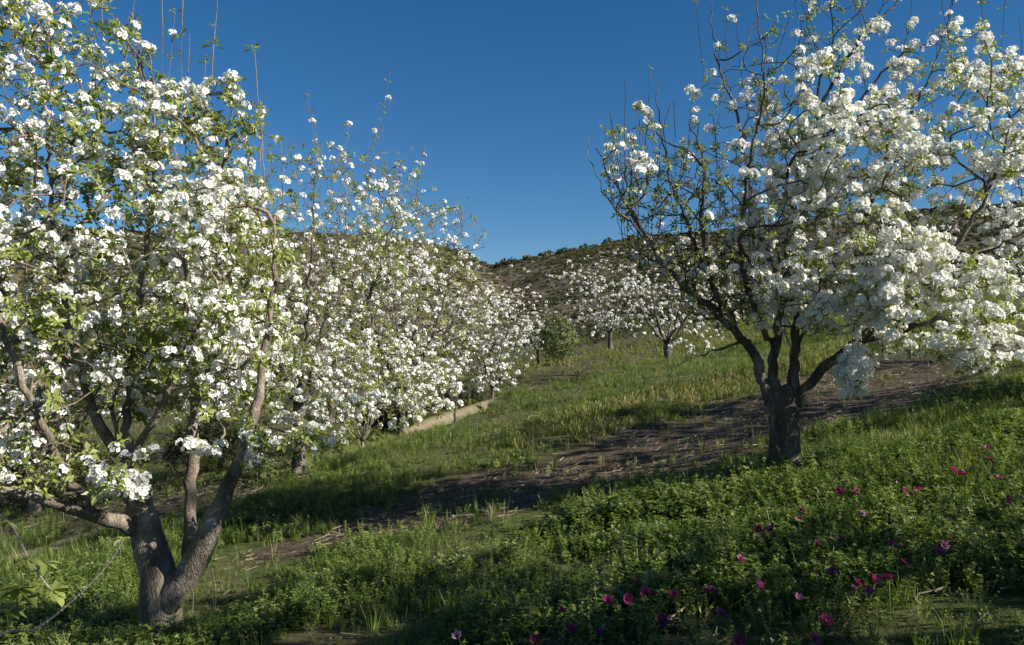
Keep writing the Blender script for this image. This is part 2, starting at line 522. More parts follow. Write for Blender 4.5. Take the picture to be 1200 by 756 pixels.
def tube(chain, rad, sides, rng=None, rough=0.0):
    """closed-ended tapering tube along chain -> verts, quads"""
    P = np.asarray(chain, float); n = len(P)
    T = np.gradient(P, axis=0)
    T /= np.linalg.norm(T, axis=1, keepdims=True) + 1e-9
    m = T.mean(0)
    ref = np.eye(3)[int(np.argmin(np.abs(m)))]
    U = np.cross(T, ref); U /= np.linalg.norm(U, axis=1, keepdims=True) + 1e-9
    W = np.cross(T, U)
    a = np.arange(sides) * 2 * pi / sides
    R = np.asarray(rad, float)[:, None] * np.ones((1, sides))
    if rough and rng is not None:
        ph = rng.uniform(0, 6.28, 3)
        R = R * (1 + rough * (0.6 * np.sin(2 * a + ph[0] + 5 * np.arange(n)[:, None] * 0.12) + 0.5 * np.sin(3 * a + ph[1]) + rng.normal(0, 0.35, R.shape)))
    V = P[:, None, :] + R[:, :, None] * (np.cos(a)[None, :, None] * U[:, None, :] + np.sin(a)[None, :, None] * W[:, None, :])
    V = V.reshape(-1, 3)
    i = np.arange(n - 1)[:, None] * sides; j = np.arange(sides)[None]; j2 = (j + 1) % sides
    Qd = np.stack([i + j, i + j2, i + sides + j2, i + sides + j], -1).reshape(-1, 4)
    # end cap as a fan of quads over a centre vertex (even side counts)
    if sides % 2 == 0:
        c = len(V); V = np.vstack([V, P[-1] + T[-1] * R[-1].mean() * 0.4])
        b = (n - 1) * sides
        Qd = np.vstack([Qd, [[b + k, b + k + 1, b + (k + 2) % sides, c] for k in range(0, sides, 2)]])
    return V, Qd

class Skeleton:
    def __init__(self, rng):
        self.rng = rng
        self.pos = np.zeros((60000, 3)); self.dir = np.zeros((60000, 3))
        self.par = np.full(60000, -1); self.rfix = np.zeros(60000); self.path = np.zeros(60000)
        self.ok = np.zeros(60000, bool); self.limb = np.full(60000, -1); self.n = 0
    def add(self, p, parent, r=0.0, limb=-1, ok=True):
        i = self.n; self.n += 1
        self.pos[i] = p; self.par[i] = parent; self.rfix[i] = r; self.limb[i] = limb; self.ok[i] = ok
        if parent >= 0:
            d = p - self.pos[parent]; l = np.linalg.norm(d) + 1e-9
            self.dir[i] = d / l; self.path[i] = self.path[parent] + l
        else:
            self.dir[i] = (0, 0, 1)
        return i
    def limb_line(self, pts, limb, ok_from=0.0, parent=None, jitter=0.012, step=0.07, slim=1.0):
        """pts: rows of x, y, z, radius"""
        C = catmull(pts, step)
        if limb > 0:
            C[:, 3] *= slim
        if parent is None and self.n:
            parent = int(np.argmin(np.linalg.norm(self.pos[:self.n] - C[0, :3], axis=1)))
        elif parent is None:
            parent = -1
        n = len(C)
        for k in range(n):
            p = C[k, :3] + self.rng.normal(0, jitter, 3) * (k > 0)
            parent = self.add(p, parent, max(C[k, 3], 0.002), limb, k / n >= ok_from)
    def grow(self, targets, step=0.085, lift=0.10, kpath=0.12, wob=0.05):
        rng = self.rng
        base = self.pos[:self.n][self.ok[:self.n]]
        dist = np.array([np.min(np.linalg.norm(base - t, axis=1)) for t in targets])
        order = np.argsort(dist + rng.uniform(0, 0.35, len(targets)))
        tips = []
        for ti in order:
            t = targets[ti]
            n = self.n
            D = t - self.pos[:n]; d = np.linalg.norm(D, axis=1) + 1e-6
            ca = (D * self.dir[:n]).sum(1) / d
            cost = d * (1.0 + 0.45 * (1 - ca)) + kpath * self.path[:n] + np.where(self.ok[:n], 0, 1e3)
            b = int(np.argmin(cost))
            p0 = self.pos[b]; L = d[b]
            if L < 0.02:
                continue
            c1 = p0 + self.dir[b] * 0.35 * L + np.array([0, 0, lift * -0.3 * L])
            m = max(2, int(L / step))
            prev = b
            ax = rng.normal(0, 1, 3) * wob * L
            for k in range(1, m + 1):
                s = k / m
                p = (1 - s) ** 2 * p0 + 2 * s * (1 - s) * c1 + s * s * t + ax * sin(s * pi * 1.0) + rng.normal(0, 0.006, 3) * (k < m)
                prev = self.add(p, prev)
            tips.append(prev)
        return tips
    def radii(self, tip=0.0022, ex=2.35):
        n = self.n
        acc = np.zeros(n)
        nch = np.zeros(n, int)
        for i in range(n - 1, -1, -1):
            if nch[i] == 0:
                acc[i] = tip ** ex
            p = self.par[i]
            if p >= 0:
                acc[p] += acc[i]; nch[p] += 1
        r = acc ** (1 / ex)
        self.nch = nch
        self.r = np.where(self.limb[:n] >= 0, np.maximum(self.rfix[:n], np.minimum(r, self.rfix[:n] * 1.25)), np.minimum(r, 0.03))
        return self.r
    def chains(self):
        """twig chains (lists of node ids), each starting on its parent"""
        n = self.n
        kids = [[] for _ in range(n)]
        for i in range(n):
            if self.par[i] >= 0:
                kids[self.par[i]].append(i)
        res = []
        for i in range(n):
            if self.limb[i] >= 0:
                continue
            p = self.par[i]
            cont = None
            if self.limb[p] < 0:
                ks = [k for k in kids[p]]
                cont = max(ks, key=lambda k: self.r[k])
            if cont == i:
                continue
            ch = [p, i]
            while True:
                ks = kids[ch[-1]]
                if not ks:
                    break
                ch.append(max(ks, key=lambda k: self.r[k]))
            res.append(ch)
        return res

def twig_mesh(sk, name):
    VV, QQ, off = [], [], 0
    for ch in sk.chains():
        P = sk.pos[ch]
        r = sk.r[ch].copy(); r[0] = r[1]
        s = 6 if r[0] > 0.012 else 4
        v, q = tube(P, np.maximum(r, 0.0016), s)
        VV.append(v); QQ.append(q + off); off += len(v)
    return quads_mesh(name, np.vstack(VV), np.vstack(QQ), None, True)

def blob_points(rng, blobs):
    pts, dens, leaf = [], [], []
    for c, rad, n, bd, lf in blobs:
        k = 0
        while k < n:
            u = rng.uniform(-1, 1, 3)
            q = np.linalg.norm(u)
            if q > 1 or (q < 0.45 and rng.random() < 0.6):
                continue
            pts.append(np.asarray(c) + u * np.asarray(rad)); dens.append(bd); leaf.append(lf); k += 1
    return np.array(pts), np.array(dens), np.array(leaf)

def place_blossom(sk, rng, blobs, spacing=0.11, rmax=0.007, per=2.2, spread=0.05):
    """blossom and leaf positions on the thin twigs"""
    n = sk.n
    C = np.array([b[0] for b in blobs]); Rr = np.array([b[1] for b in blobs])
    BD = np.array([b[3] for b in blobs]); LF = np.array([b[4] for b in blobs])
    idx = np.where((sk.r < rmax) & (sk.limb[:n] < 0))[0]
    P = sk.pos[idx]
    q = (((P[:, None, :] - C[None]) / (Rr[None] * 1.15)) ** 2).sum(2)
    near = np.argmin(q, 1)
    tipb = np.where(sk.nch[idx] == 0, 2.6, 1.0)
    clump = 0.35 + 1.3 * smooth(0.35, 0.65, np.array([fbm(p[0] * 2.2 + p[1], p[2] * 2.2 + 5, 90, 2) for p in P]))
    bl_p, bl_d, lf_p, lf_d = [], [], [], []
    for i, b, tb, cl in zip(idx, near, tipb, clump):
        for _ in range(rng.poisson(BD[b] * tb * cl * 0.34 * per)):
            o = rng.normal(0, spread * 0.5, 3); o[2] = abs(o[2]) * 0.8 + 0.01
            bl_p.append(sk.pos[i] + o)
            bl_d.append(o / (np.linalg.norm(o) + 1e-6) + sk.dir[i] * 0.3 + np.array([0, 0, 0.7]) + rng.normal(0, 0.3, 3))
        for _ in range(rng.poisson(LF[b] * tb * 0.34 * per)):
            lf_p.append(sk.pos[i] + rng.normal(0, 0.012, 3))
            lf_d.append(sk.dir[i] + np.array([0, 0, 0.5]) + rng.normal(0, 0.4, 3))
    return np.array(bl_p), np.array(bl_d), np.array(lf_p), np.array(lf_d)

def water_shoots(sk, rng, pts, lens):
    """straight upright whips rising from the crown; pts: their upper ends"""
    for t, L in zip(pts, lens):
        foot = t - np.array([rng.normal(0, 0.06), rng.normal(0, 0.06), L])
        n = sk.n
        D = foot - sk.pos[:n]
        b = int(np.argmin(np.linalg.norm(D, axis=1) + np.where(sk.ok[:n], 0, 1e3) + np.where(D[:, 2] < -0.1, 0.5, 0)))
        p0 = sk.pos[b]
        if np.linalg.norm(foot - p0) > 0.38:
            continue
        c1 = p0 + 0.6 * (foot - p0) + np.array([0, 0, 0.1 * L])
        tot = np.linalg.norm(t - p0)
        m = max(4, int(tot / 0.09))
        prev = b
        for k in range(1, m + 1):
            s = k / m
            p = (1 - s) ** 2 * p0 + 2 * s * (1 - s) * c1 + s * s * t + rng.normal(0, 0.004, 3)
            prev = sk.add(p, prev)

def finish_tree(root, sk, rng, blobs, bark_m, twig_m, near=False, far=False, per=2.2, scale=1.0, spread=0.05, spacing=0.1,
                rmax=0.007, leafper=1.3, leafscale=1.0, tipr=0.0022):
    loc = np.array(root.location)
    sk.radii(0.0036 if far else tipr)
    sk.pos[:sk.n] -= loc
    B2 = [(np.asarray(b[0]) - loc,) + tuple(b[1:]) for b in blobs]
    # trunk and limbs, each a mesh of its own
    limbs = sorted(set(sk.limb[:sk.n][sk.limb[:sk.n] >= 0]))
    for l in limbs:
        ids = np.where(sk.limb[:sk.n] == l)[0]
        P = sk.pos[ids]; r = sk.r[ids]
        if l > 0:
            p = sk.par[ids[0]]
            P = np.vstack([sk.pos[p], P]); r = np.concatenate([[max(r[0], 0.6 * sk.r[p])], r])
        v, q = tube(P, r, 16 if (near and r[0] > 0.03) else (10 if r[0] > 0.02 else 6), rng, 0.07 if near else 0.05)
        o = obj('trunk' if l == 0 else 'limb', quads_mesh('trunk' if l == 0 else 'limb', v, q, None, True), bark_m, root)
    obj('twig_growth', twig_mesh(sk, 'twig_growth'), twig_m, root, 'stuff')
    bp, bd, lp, ld = place_blossom(sk, rng, [b[:4] + (b[4] * leafper,) for b in B2], per=per, spread=spread, rmax=rmax)
    nb, nl = len(bp), len(lp)
    if nb:
        R = rot_from(bd, rng.uniform(0, 6.28, nb))
        S = scale * rng.uniform(0.75, 1.25, nb)
        pr = BLOSSOM_FAR if far else BLOSSOM
        pick = rng.integers(0, len(pr), nb)
        rest = np.ones(nb, bool)
        if near:
            W = bp + loc
            # the 300 that show largest: in the frame and nearest
            d = W - CAM
            u = 600 + FPX * d[:, 0] / np.maximum(d[:, 1], 0.1); vv = 420 - FPX * d[:, 2] / np.maximum(d[:, 1], 0.1)
            vis = (u > 5) & (u < 1195) & (vv > 5) & (vv < 750) & (d[:, 1] > 1)
            key = np.where(vis, S / d[:, 1], 0)
            top = np.argsort(-key)[:300]
            from mathutils import Matrix
            for i in top:
                o = bpy.data.objects.new('blossom_cluster', BLOSSOM_ME[pick[i]])
                COL.objects.link(o); o.parent = root
                m4 = np.eye(4); m4[:3, :3] = R[i] * S[i]; m4[:3, 3] = bp[i]
                o.matrix_local = Matrix(m4.tolist())
            rest[top] = False
        v, q, mi = replicate(pr, pick[rest], bp[rest], R[rest], S[rest])
        obj('blossom', quads_mesh('blossom', v, q, mi), [M_petal, M_anther], root, 'stuff')
    if nl:
        R = rot_from(ld, rng.uniform(0, 6.28, nl))
        pr = LEAF_FAR if far else LEAF
        v, q, mi = replicate(pr, rng.integers(0, len(pr), nl), lp, R, leafscale * rng.uniform(0.6, 1.25, nl))
        obj('foliage', quads_mesh('foliage', v, q, mi), M_leaf, root, 'stuff')
    return nb, nl

def P4(u, v, Y, r):
    return list(at(u, v, Y)) + [r]

ORCH = 'blossoming pear trees of the orchard'

# ---- the large pear tree with the low forked trunk
def left_tree():
    rng = np.random.default_rng(5)
    b = at(188, 752, 5.0); gz = hz(b[0], b[1])
    root = thing('pear_tree', 'large white blossoming pear tree with low forked trunk and sawn limb stub beside path', 'tree', (b[0], b[1], gz), ORCH)
    sk = Skeleton(rng)
    sk.limb_line([[b[0], b[1], gz - 0.15, 0.165], P4(188, 740, 5.0, 0.128), P4(190, 700, 5.0, 0.115), P4(182, 660, 5.02, 0.102), P4(172, 615, 5.05, 0.088), P4(160, 575, 5.08, 0.072), P4(148, 545, 5.1, 0.06)], 0, 0.85)
    n0 = 1
    L = [
        [P4(200, 702, 4.98, 0.10), P4(222, 668, 4.94, 0.088), P4(242, 632, 4.9, 0.076), P4(252, 605, 4.88, 0.062), P4(268, 570, 4.86, 0.052), P4(286, 530, 4.84, 0.044), P4(298, 490, 4.84, 0.034), P4(305, 430, 4.9, 0.024), P4(318, 350, 5.0, 0.016), P4(322, 250, 5.1, 0.009)],
        [P4(222, 660, 4.97, 0.05), P4(222, 625, 5.08, 0.044), P4(225, 580, 5.15, 0.041), P4(226, 530, 5.2, 0.036), P4(230, 470, 5.3, 0.028), P4(245, 380, 5.45, 0.02), P4(262, 270, 5.6, 0.012), P4(255, 170, 5.65, 0.006)],
        [P4(165, 625, 5.04, 0.075), P4(140, 612, 4.9, 0.066), P4(112, 606, 4.75, 0.055), P4(70, 590, 4.6, 0.045), P4(20, 578, 4.5, 0.036), P4(-50, 560, 4.4, 0.025), P4(-130, 500, 4.35, 0.014)],
        [P4(150, 550, 5.1, 0.05), P4(165, 515, 5.05, 0.036), P4(190, 480, 4.95, 0.03), P4(205, 430, 4.85, 0.024), P4(232, 385, 4.75, 0.018), P4(255, 340, 4.7, 0.010)],
        [P4(148, 548, 5.1, 0.056), P4(118, 500, 5.2, 0.048), P4(95, 440, 5.25, 0.04), P4(75, 350, 5.3, 0.03), P4(60, 230, 5.35, 0.02), P4(55, 100, 5.4, 0.012), P4(60, -30, 5.4, 0.006)],
        [P4(150, 545, 5.12, 0.05), P4(150, 480, 5.3, 0.042), P4(160, 400, 5.45, 0.034), P4(170, 300, 5.6, 0.026), P4(180, 180, 5.7, 0.017), P4(175, 60, 5.7, 0.009)],
        [P4(112, 606, 4.75, 0.04), P4(70, 540, 4.5, 0.032), P4(30, 450, 4.4, 0.026), P4(-10, 350, 4.35, 0.02), P4(-30, 230, 4.35, 0.012)],
        [P4(95, 440, 5.25, 0.03), P4(30, 370, 5.6, 0.025), P4(-50, 280, 5.9, 0.02), P4(-90, 150, 6.0, 0.012)],
        [P4(290, 515, 4.84, 0.02), P4(320, 500, 4.7, 0.015), P4(352, 515, 4.62, 0.011), P4(392, 530, 4.6, 0.006)],
        [P4(252, 480, 5.25, 0.018), P4(262, 510, 5.0, 0.012), P4(240, 535, 4.8, 0.007)],
        [P4(298, 490, 4.84, 0.018), P4(306, 520, 4.75, 0.011), P4(303, 560, 4.72, 0.006)],
    ]
    for k, l in enumerate(L):
        sk.limb_line(l, k + 1, 0.3 if k < 8 else 0.1, jitter=0.008, slim=0.9 if k in (0, 1) else (0.68 if k == 2 else 0.55))
    # sawn stub on the right-hand limb
    nb = [
        (at(120, 330, 5.2), (1.15, 1.1, 0.85), 330, 0.75, 0.9),
        (at(60, 110, 5.2), (0.75, 0.9, 0.75), 190, 0.70, 1.0),
        (at(275, 330, 5.1), (0.42, 0.7, 0.75), 170, 0.95, 0.8),
        (at(215, 190, 5.3), (0.42, 0.6, 0.55), 110, 0.85, 0.9),
        (at(270, 130, 5.3), (0.22, 0.3, 0.22), 18, 0.8, 1.0),
        (at(70, 545, 4.55), (0.55, 0.4, 0.18), 30, 0.75, 0.7),
        (at(140, 575, 4.6), (0.16, 0.15, 0.09), 9, 1.5, 0.8),
        (at(345, 520, 4.65), (0.30, 0.15, 0.08), 16, 1.1, 0.7),
        (at(298, 525, 4.75), (0.06, 0.1, 0.18), 9, 1.2, 0.5),
        (at(235, 530, 4.85), (0.12, 0.1, 0.06), 5, 1.1, 0.6),
        (at(-110, 300, 5.0), (0.8, 1.1, 1.2), 150, 0.8, 0.9),
        (at(60, 440, 5.1), (0.9, 0.9, 0.42), 130, 0.45, 0.6),
        (at(250, 420, 5.2), (0.6, 0.7, 0.40), 120, 0.6, 0.6),
    ]
    T, _, _ = blob_points(rng, [(b[0], b[1], int(b[2] * 2.3), b[3], b[4]) for b in nb])
    sk.grow(T)
    tips = [(215, -10, 5.4), (222, 40, 5.5), (256, -12, 5.2), (298, 60, 5.3), (310, 130, 5.4), (165, -40, 5.4), (25, -40, 5.2), (100, -60, 5.3), (205, 15, 5.6), (190, -20, 5.7), (330, 165, 5.5), (240, 70, 5.5), (290, 150, 5.6)]
    water_shoots(sk, rng, [at(*t) for t in tips], [rng.uniform(0.6, 1.1) for t in tips])
    r = finish_tree(root, sk, rng, nb, M_bark, M_twig, near=True, per=1.35, scale=0.95, leafscale=1.25, leafper=1.35, tipr=0.003)
    # stub of a sawn-off limb
    p = at(249, 617, 4.86) - np.array(root.location)
    v, q = tube([p + [-0.03, 0.0, -0.02], p + [-0.0, -0.03, 0.015], p + [0.012, -0.055, 0.03]], [0.05, 0.042, 0.036], 10, rng, 0.06)
    obj('sawn_stub', quads_mesh('sawn_stub', v, q, None, True), M_pale_bark, root)
    print('left tree', r, sk.n)
left_tree()

# ---- the tree on the slope, thick with blossom on its sunny side
def right_tree():
    rng = np.random.default_rng(8)
    b = at(918, 560, 7.0); gz = hz(b[0], b[1])
    root = thing('pear_tree', 'spreading pear tree with dark multi stemmed trunk and dense white blossom on grassy bank', 'tree', (b[0], b[1], gz), ORCH)
    sk = Skeleton(rng)
    sk.limb_line([[b[0], b[1], gz - 0.15, 0.17], P4(918, 548, 7.0, 0.145), P4(918, 520, 7.0, 0.13), P4(919, 492, 7.0, 0.125), P4(921, 470, 7.0, 0.10), P4(924, 452, 7.0, 0.06)], 0, 0.9)
    L = [
        [P4(912, 490, 6.98, 0.075), P4(900, 460, 6.95, 0.062), P4(885, 425, 6.9, 0.056), P4(868, 395, 6.85, 0.05), P4(845, 372, 6.8, 0.045), P4(812, 345, 6.7, 0.036), P4(775, 305, 6.6, 0.026), P4(745, 255, 6.55, 0.017), P4(720, 215, 6.5, 0.010), P4(697, 170, 6.5, 0.005)],
        [P4(914, 480, 6.98, 0.07), P4(908, 450, 7.0, 0.058), P4(908, 410, 7.05, 0.053), P4(916, 375, 7.1, 0.046), P4(922, 320, 7.15, 0.04), P4(930, 250, 7.15, 0.032), P4(945, 170, 7.1, 0.026), P4(975, 100, 7.05, 0.02), P4(1010, 45, 7.0, 0.014), P4(1050, 5, 7.0, 0.009), P4(1075, -40, 7.0, 0.005)],
        [P4(926, 475, 7.0, 0.065), P4(931, 440, 6.98, 0.056), P4(932, 400, 7.0, 0.052), P4(930, 360, 7.1, 0.045), P4(900, 300, 7.3, 0.036), P4(880, 230, 7.4, 0.027), P4(868, 150, 7.45, 0.018), P4(840, 70, 7.5, 0.010), P4(832, -20, 7.5, 0.005)],
        [P4(930, 475, 6.98, 0.066), P4(948, 450, 6.92, 0.056), P4(962, 432, 6.88, 0.05), P4(990, 412, 6.8, 0.044), P4(1030, 380, 6.7, 0.036), P4(1075, 335, 6.6, 0.028), P4(1120, 290, 6.55, 0.02), P4(1160, 220, 6.5, 0.012), P4(1190, 130, 6.5, 0.006)],
        [P4(1010, 400, 6.75, 0.03), P4(1060, 385, 6.5, 0.024), P4(1110, 375, 6.35, 0.018), P4(1150, 400, 6.25, 0.011), P4(1185, 425, 6.2, 0.006)],
        [P4(868, 395, 6.85, 0.034), P4(840, 340, 7.0, 0.028), P4(815, 290, 7.1, 0.022), P4(790, 220, 7.15, 0.015), P4(775, 150, 7.2, 0.008), P4(765, 95, 7.2, 0.004)],
        [P4(845, 372, 6.8, 0.03), P4(835, 320, 6.6, 0.025), P4(820, 250, 6.5, 0.019), P4(825, 190, 6.45, 0.012), P4(805, 140, 6.4, 0.006)],
        [P4(908, 410, 7.05, 0.036), P4(880, 350, 6.8, 0.03), P4(868, 280, 6.6, 0.024), P4(880, 190, 6.5, 0.017), P4(895, 100, 6.45, 0.010), P4(885, 0, 6.4, 0.005)],
        [P4(930, 360, 7.1, 0.038), P4(975, 310, 7.3, 0.032), P4(1020, 240, 7.45, 0.026), P4(1060, 150, 7.5, 0.018), P4(1100, 60, 7.5, 0.010), P4(1120, -30, 7.5, 0.005)],
        [P4(945, 170, 7.1, 0.02), P4(975, 155, 7.0, 0.016), P4(1020, 100, 6.95, 0.012), P4(1055, 60, 6.9, 0.008), P4(1070, 0, 6.9, 0.004)],
        [P4(962, 432, 6.88, 0.026), P4(985, 425, 6.65, 0.018), P4(1000, 430, 6.5, 0.012), P4(1003, 455, 6.42, 0.006)],
        [P4(1075, 335, 6.6, 0.024), P4(1130, 250, 6.9, 0.02), P4(1180, 190, 7.1, 0.014), P4(1230, 120, 7.2, 0.008)],
        [P4(1030, 380, 6.7, 0.026), P4(1090, 330, 7.3, 0.022), P4(1160, 290, 7.7, 0.016), P4(1240, 260, 7.9, 0.009)],
        [P4(880, 400, 6.9, 0.022), P4(850, 408, 6.7, 0.014), P4(820, 418, 6.55, 0.009), P4(795, 425, 6.5, 0.004)],
        [P4(840, 70, 7.5, 0.012), P4(870, 60, 7.4, 0.009), P4(885, 20, 7.4, 0.006), P4(895, -20, 7.4, 0.004)],
        [P4(760, 280, 6.58, 0.014), P4(722, 245, 6.4, 0.009), P4(700, 215, 6.35, 0.006), P4(685, 160, 6.3, 0.003)],
    ]
    for k, l in enumerate(L):
        sk.limb_line(l, k + 1, 0.3, jitter=0.012, slim=0.75)
    nb = [
        (at(985, 300, 6.7), (0.80, 0.8, 0.75), 300, 1.35, 1.3),
        (at(1090, 360, 6.4), (0.70, 0.6, 0.5), 210, 1.6, 1.2),
        (at(1150, 410, 6.2), (0.30, 0.35, 0.18), 50, 2.4, 0.5),
        (at(1000, 190, 6.8), (0.75, 0.8, 0.6), 200, 1.3, 0.9),
        (at(1120, 150, 6.9), (0.75, 0.9, 0.85), 230, 1.0, 1.2),
        (at(930, 130, 6.8), (0.40, 0.7, 0.55), 80, 0.8, 0.9),
        (at(1000, 440, 6.5), (0.10, 0.15, 0.22), 22, 2.4, 0.4),
        (at(900, 280, 6.7), (0.35, 0.7, 0.8), 110, 0.8, 0.6),
        (at(800, 260, 6.8), (0.50, 0.7, 0.72), 300, 0.10, 0.42),
        (at(740, 190, 6.6), (0.26, 0.4, 0.5), 70, 0.28, 0.5),
        (at(850, 340, 6.8), (0.40, 0.6, 0.35), 130, 0.12, 0.35),
        (at(1240, 240, 7.2), (0.60, 1.0, 1.1), 120, 1.3, 0.8),
        (at(860, 120, 7.2), (0.45, 0.5, 0.6), 40, 0.35, 0.7),
        (at(980, 30, 6.9), (0.6, 0.7, 0.35), 60, 0.6, 0.9),
    ]
    T, _, _ = blob_points(rng, [(b[0], b[1], int(b[2] * 1.5), b[3], b[4]) for b in nb])
    sk.grow(T, lift=0.2, wob=0.03)
    tips = [(733, 95, 6.6), (762, 80, 7.0), (748, 130, 6.6), (715, 130, 6.5), (708, 150, 6.4), (790, 120, 6.9), (812, 110, 6.8), (815, 0, 7.4), (850, -10, 7.3), (862, 20, 7.2), (925, 20, 6.7), (945, 0, 6.8), (935, 60, 6.6), (900, 40, 6.6), (1000, -20, 7), (1120, -40, 7.2), (1150, -30, 7.0), (1180, -10, 6.9), (1195, 20, 6.8), (1100, -20, 6.8), (775, 140, 6.7), (725, 160, 6.7)]
    for _ in range(46):
        u = rng.uniform(700, 905)
        tips.append((u, rng.uniform(0, 150) + 120 + 60 * abs(u - 770) / 70 * (u < 770), rng.uniform(6.2, 7.4)))
    water_shoots(sk, rng, [at(*t) for t in tips], [rng.uniform(0.45, 1.0) for t in tips])
    r = finish_tree(root, sk, rng, nb, M_bark_dark, M_twig_dark, near=True, per=1.35, scale=1.2, spread=0.055, tipr=0.0028)
    print('right tree', r, sk.n)
right_tree()

# ---- trees further off
def orchard_tree(label, u, v, Y, width, height_m, seed, ntar=330, bd=0.9, lf=0.6, lean=0.0, shoots=8, twig_m=None, bark_m=None, per=1.0, scale=1.3, flat=1.0, xy=None, trunk=0.085, cat='tree', far=True, low=0.20):
    rng = np.random.default_rng(seed)
    if xy is None:
        b = at(u, v, Y); x, y = b[0], b[1]
    else:
        x, y = xy
    gz = hz(x, y)
    root = thing('pear_tree', label, cat, (x, y, gz), ORCH)
    sk = Skeleton(rng)
    h, w = height_m, width / 2
    t = trunk
    fh = h * rng.uniform(0.17, 0.24)
    sk.limb_line([[x, y, gz - 0.1, t * 1.25], [x + 0.01, y, gz + 0.1, t], [x + lean * 0.3, y, gz + fh * 0.6, t * 0.9], [x + lean * 0.5, y + 0.03, gz + fh, t * 0.8]], 0, 0.95)
    nl = 6
    for k in range(nl):
        a = k * 2 * pi / nl + rng.uniform(-0.4, 0.4)
        rr = w * rng.uniform(0.5, 0.8); top = h * rng.uniform(0.72, 0.95)
        pts = []
        for s in (0.0, 0.2, 0.5, 0.8, 1.0):
            ra = rr * (1 - (1 - s) ** 1.8)
            pts.append([x + lean * (0.5 + s) + cos(a) * ra, y + sin(a) * ra, gz + fh * 0.9 + (top - fh) * s ** 1.15, max(0.005, t * 0.42 * (1 - s) ** 0.9)])
        sk.limb_line(pts, k + 1, 0.25, jitter=0.02, step=0.11)
    c = np.array([x + lean, y, gz])
    nb = [
        (c + [0, 0, h * 0.52], (w, w, h * 0.30 * flat), int(ntar * 0.55), bd, lf),
        (c + [rng.uniform(-0.3, 0.3) * w, 0, h * 0.76], (w * 0.75, w * 0.75, h * 0.22), int(ntar * 0.32), bd * 0.8, lf * 1.2),
        (c + [rng.uniform(-0.4, 0.4) * w, -0.2 * w, h * 0.27], (w * 0.88, w * 0.85, h * 0.15), int(ntar * low), bd, lf),
    ]
    T, _, _ = blob_points(rng, nb)
    sk.grow(T, step=0.13)
    if shoots:
        pts = [c + [rng.uniform(-0.75, 0.75) * w, rng.uniform(-0.6, 0.6) * w, h * rng.uniform(0.9, 1.14)] for _ in range(shoots)]
        water_shoots(sk, rng, pts, [rng.uniform(0.4, 0.9) for _ in pts])
    finish_tree(root, sk, rng, nb, bark_m or M_bark_dark, twig_m or M_twig, far=far, per=per, scale=scale, rmax=0.009, leafscale=1.1)
    return root

orchard_tree('bushy white pear tree standing behind the large forked pear tree', 350, 545, 11.0, 3.9, 4.6, 101, 1700, 0.58, 1.15, shoots=20, twig_m=M_twig, scale=1.15, trunk=0.10, far=False, low=0.45)
orchard_tree('white pear tree with bare upright shoots, its low branches hanging over a sapling', 470, 505, 15.0, 3.7, 4.7, 102, 1500, 0.5, 0.8, low=0.42, shoots=18, scale=1.35)
orchard_tree('small white pear tree at the far end of the lower row beside the footpath', 577, 462, 20.0, 2.5, 3.3, 103, 600, 0.5, 0.5, shoots=8, trunk=0.05, scale=1.5)
orchard_tree('thin grey pear tree with few flowers next to the round green bush', 630, 437, 30, 2.2, 2.7, 104, 200, 0.35, 0.3, trunk=0.05, scale=1.6, shoots=0)
orchard_tree('round crowned pale pear tree alone on the grass below the rocky hill', 715, 420, 34, 4.0, 4.1, 105, 650, 0.75, 0.45, scale=1.7, shoots=6, trunk=0.11)
orchard_tree('leaning dark trunked pear tree just behind the branches of the spreading pear tree', 782, 424, 24, 3.1, 3.7, 106, 480, 0.55, 0.4, scale=1.5, shoots=6, twig_m=M_twig_dark, trunk=0.12)
orchard_tree('grey pear tree seen between the left limbs of the spreading pear tree', 815, 398, 34, 3.2, 3.6, 107, 260, 0.6, 0.4, scale=1.7, shoots=0, trunk=0.09)
orchard_tree('low pear tree showing behind the dark stems of the spreading pear tree', 842, 392, 37, 3.2, 3.4, 108, 240, 0.6, 0.4, scale=1.7, shoots=0, trunk=0.09)
orchard_tree('white pear tree uphill behind the densest blossom of the spreading pear tree', 1075, 372, 27, 3.4, 3.8, 109, 260, 0.9, 0.4, scale=1.6, shoots=4, trunk=0.09)
orchard_tree('white pear tree at the top of the bare track', 0, 0, 0, 3.8, 4.4, 110, 420, 1.1, 0.5, scale=1.4, shoots=8, trunk=0.11, xy=(9.6, 13.2))
# the lower row, half hidden behind the large forked pear tree
for k, (lab, xx, yy, w, h, bd) in enumerate([
        ('grey twiggy pear tree beyond the footpath, behind the low limb of the forked pear tree', -6.6, 11.2, 3.6, 3.9, 0.45),
        ('sparse pear tree beyond the footpath, behind the sawn limb of the forked pear tree', -5.6, 15.0, 3.6, 4.0, 0.4),
        ('brownish pear tree low in the valley beyond the footpath', -9.6, 16.5, 4.2, 4.2, 0.35),
        ('dull pear tree behind the bushy white pear tree in the valley', -4.6, 20.5, 3.8, 4.0, 0.35),
        ('far twiggy pear tree in the valley behind the hanging low branches', -3.6, 28.0, 3.8, 4.2, 0.35),
        ('last pear tree of the valley row below the brown hill', -0.9, 34.0, 3.4, 3.8, 0.45)]):
    orchard_tree(lab, 0, 0, 0, w, h, 130 + k, 950, bd * 0.8, 0.35, low=0.34, scale=1.5, shoots=5, xy=(xx, yy), trunk=0.09)
orchard_tree('pear tree high on the slope above the far end of the bare track', 0, 0, 0, 4.2, 4.6, 143, 420, 1.0, 0.6, scale=1.6, shoots=4, xy=(15.5, 21.5), trunk=0.11)
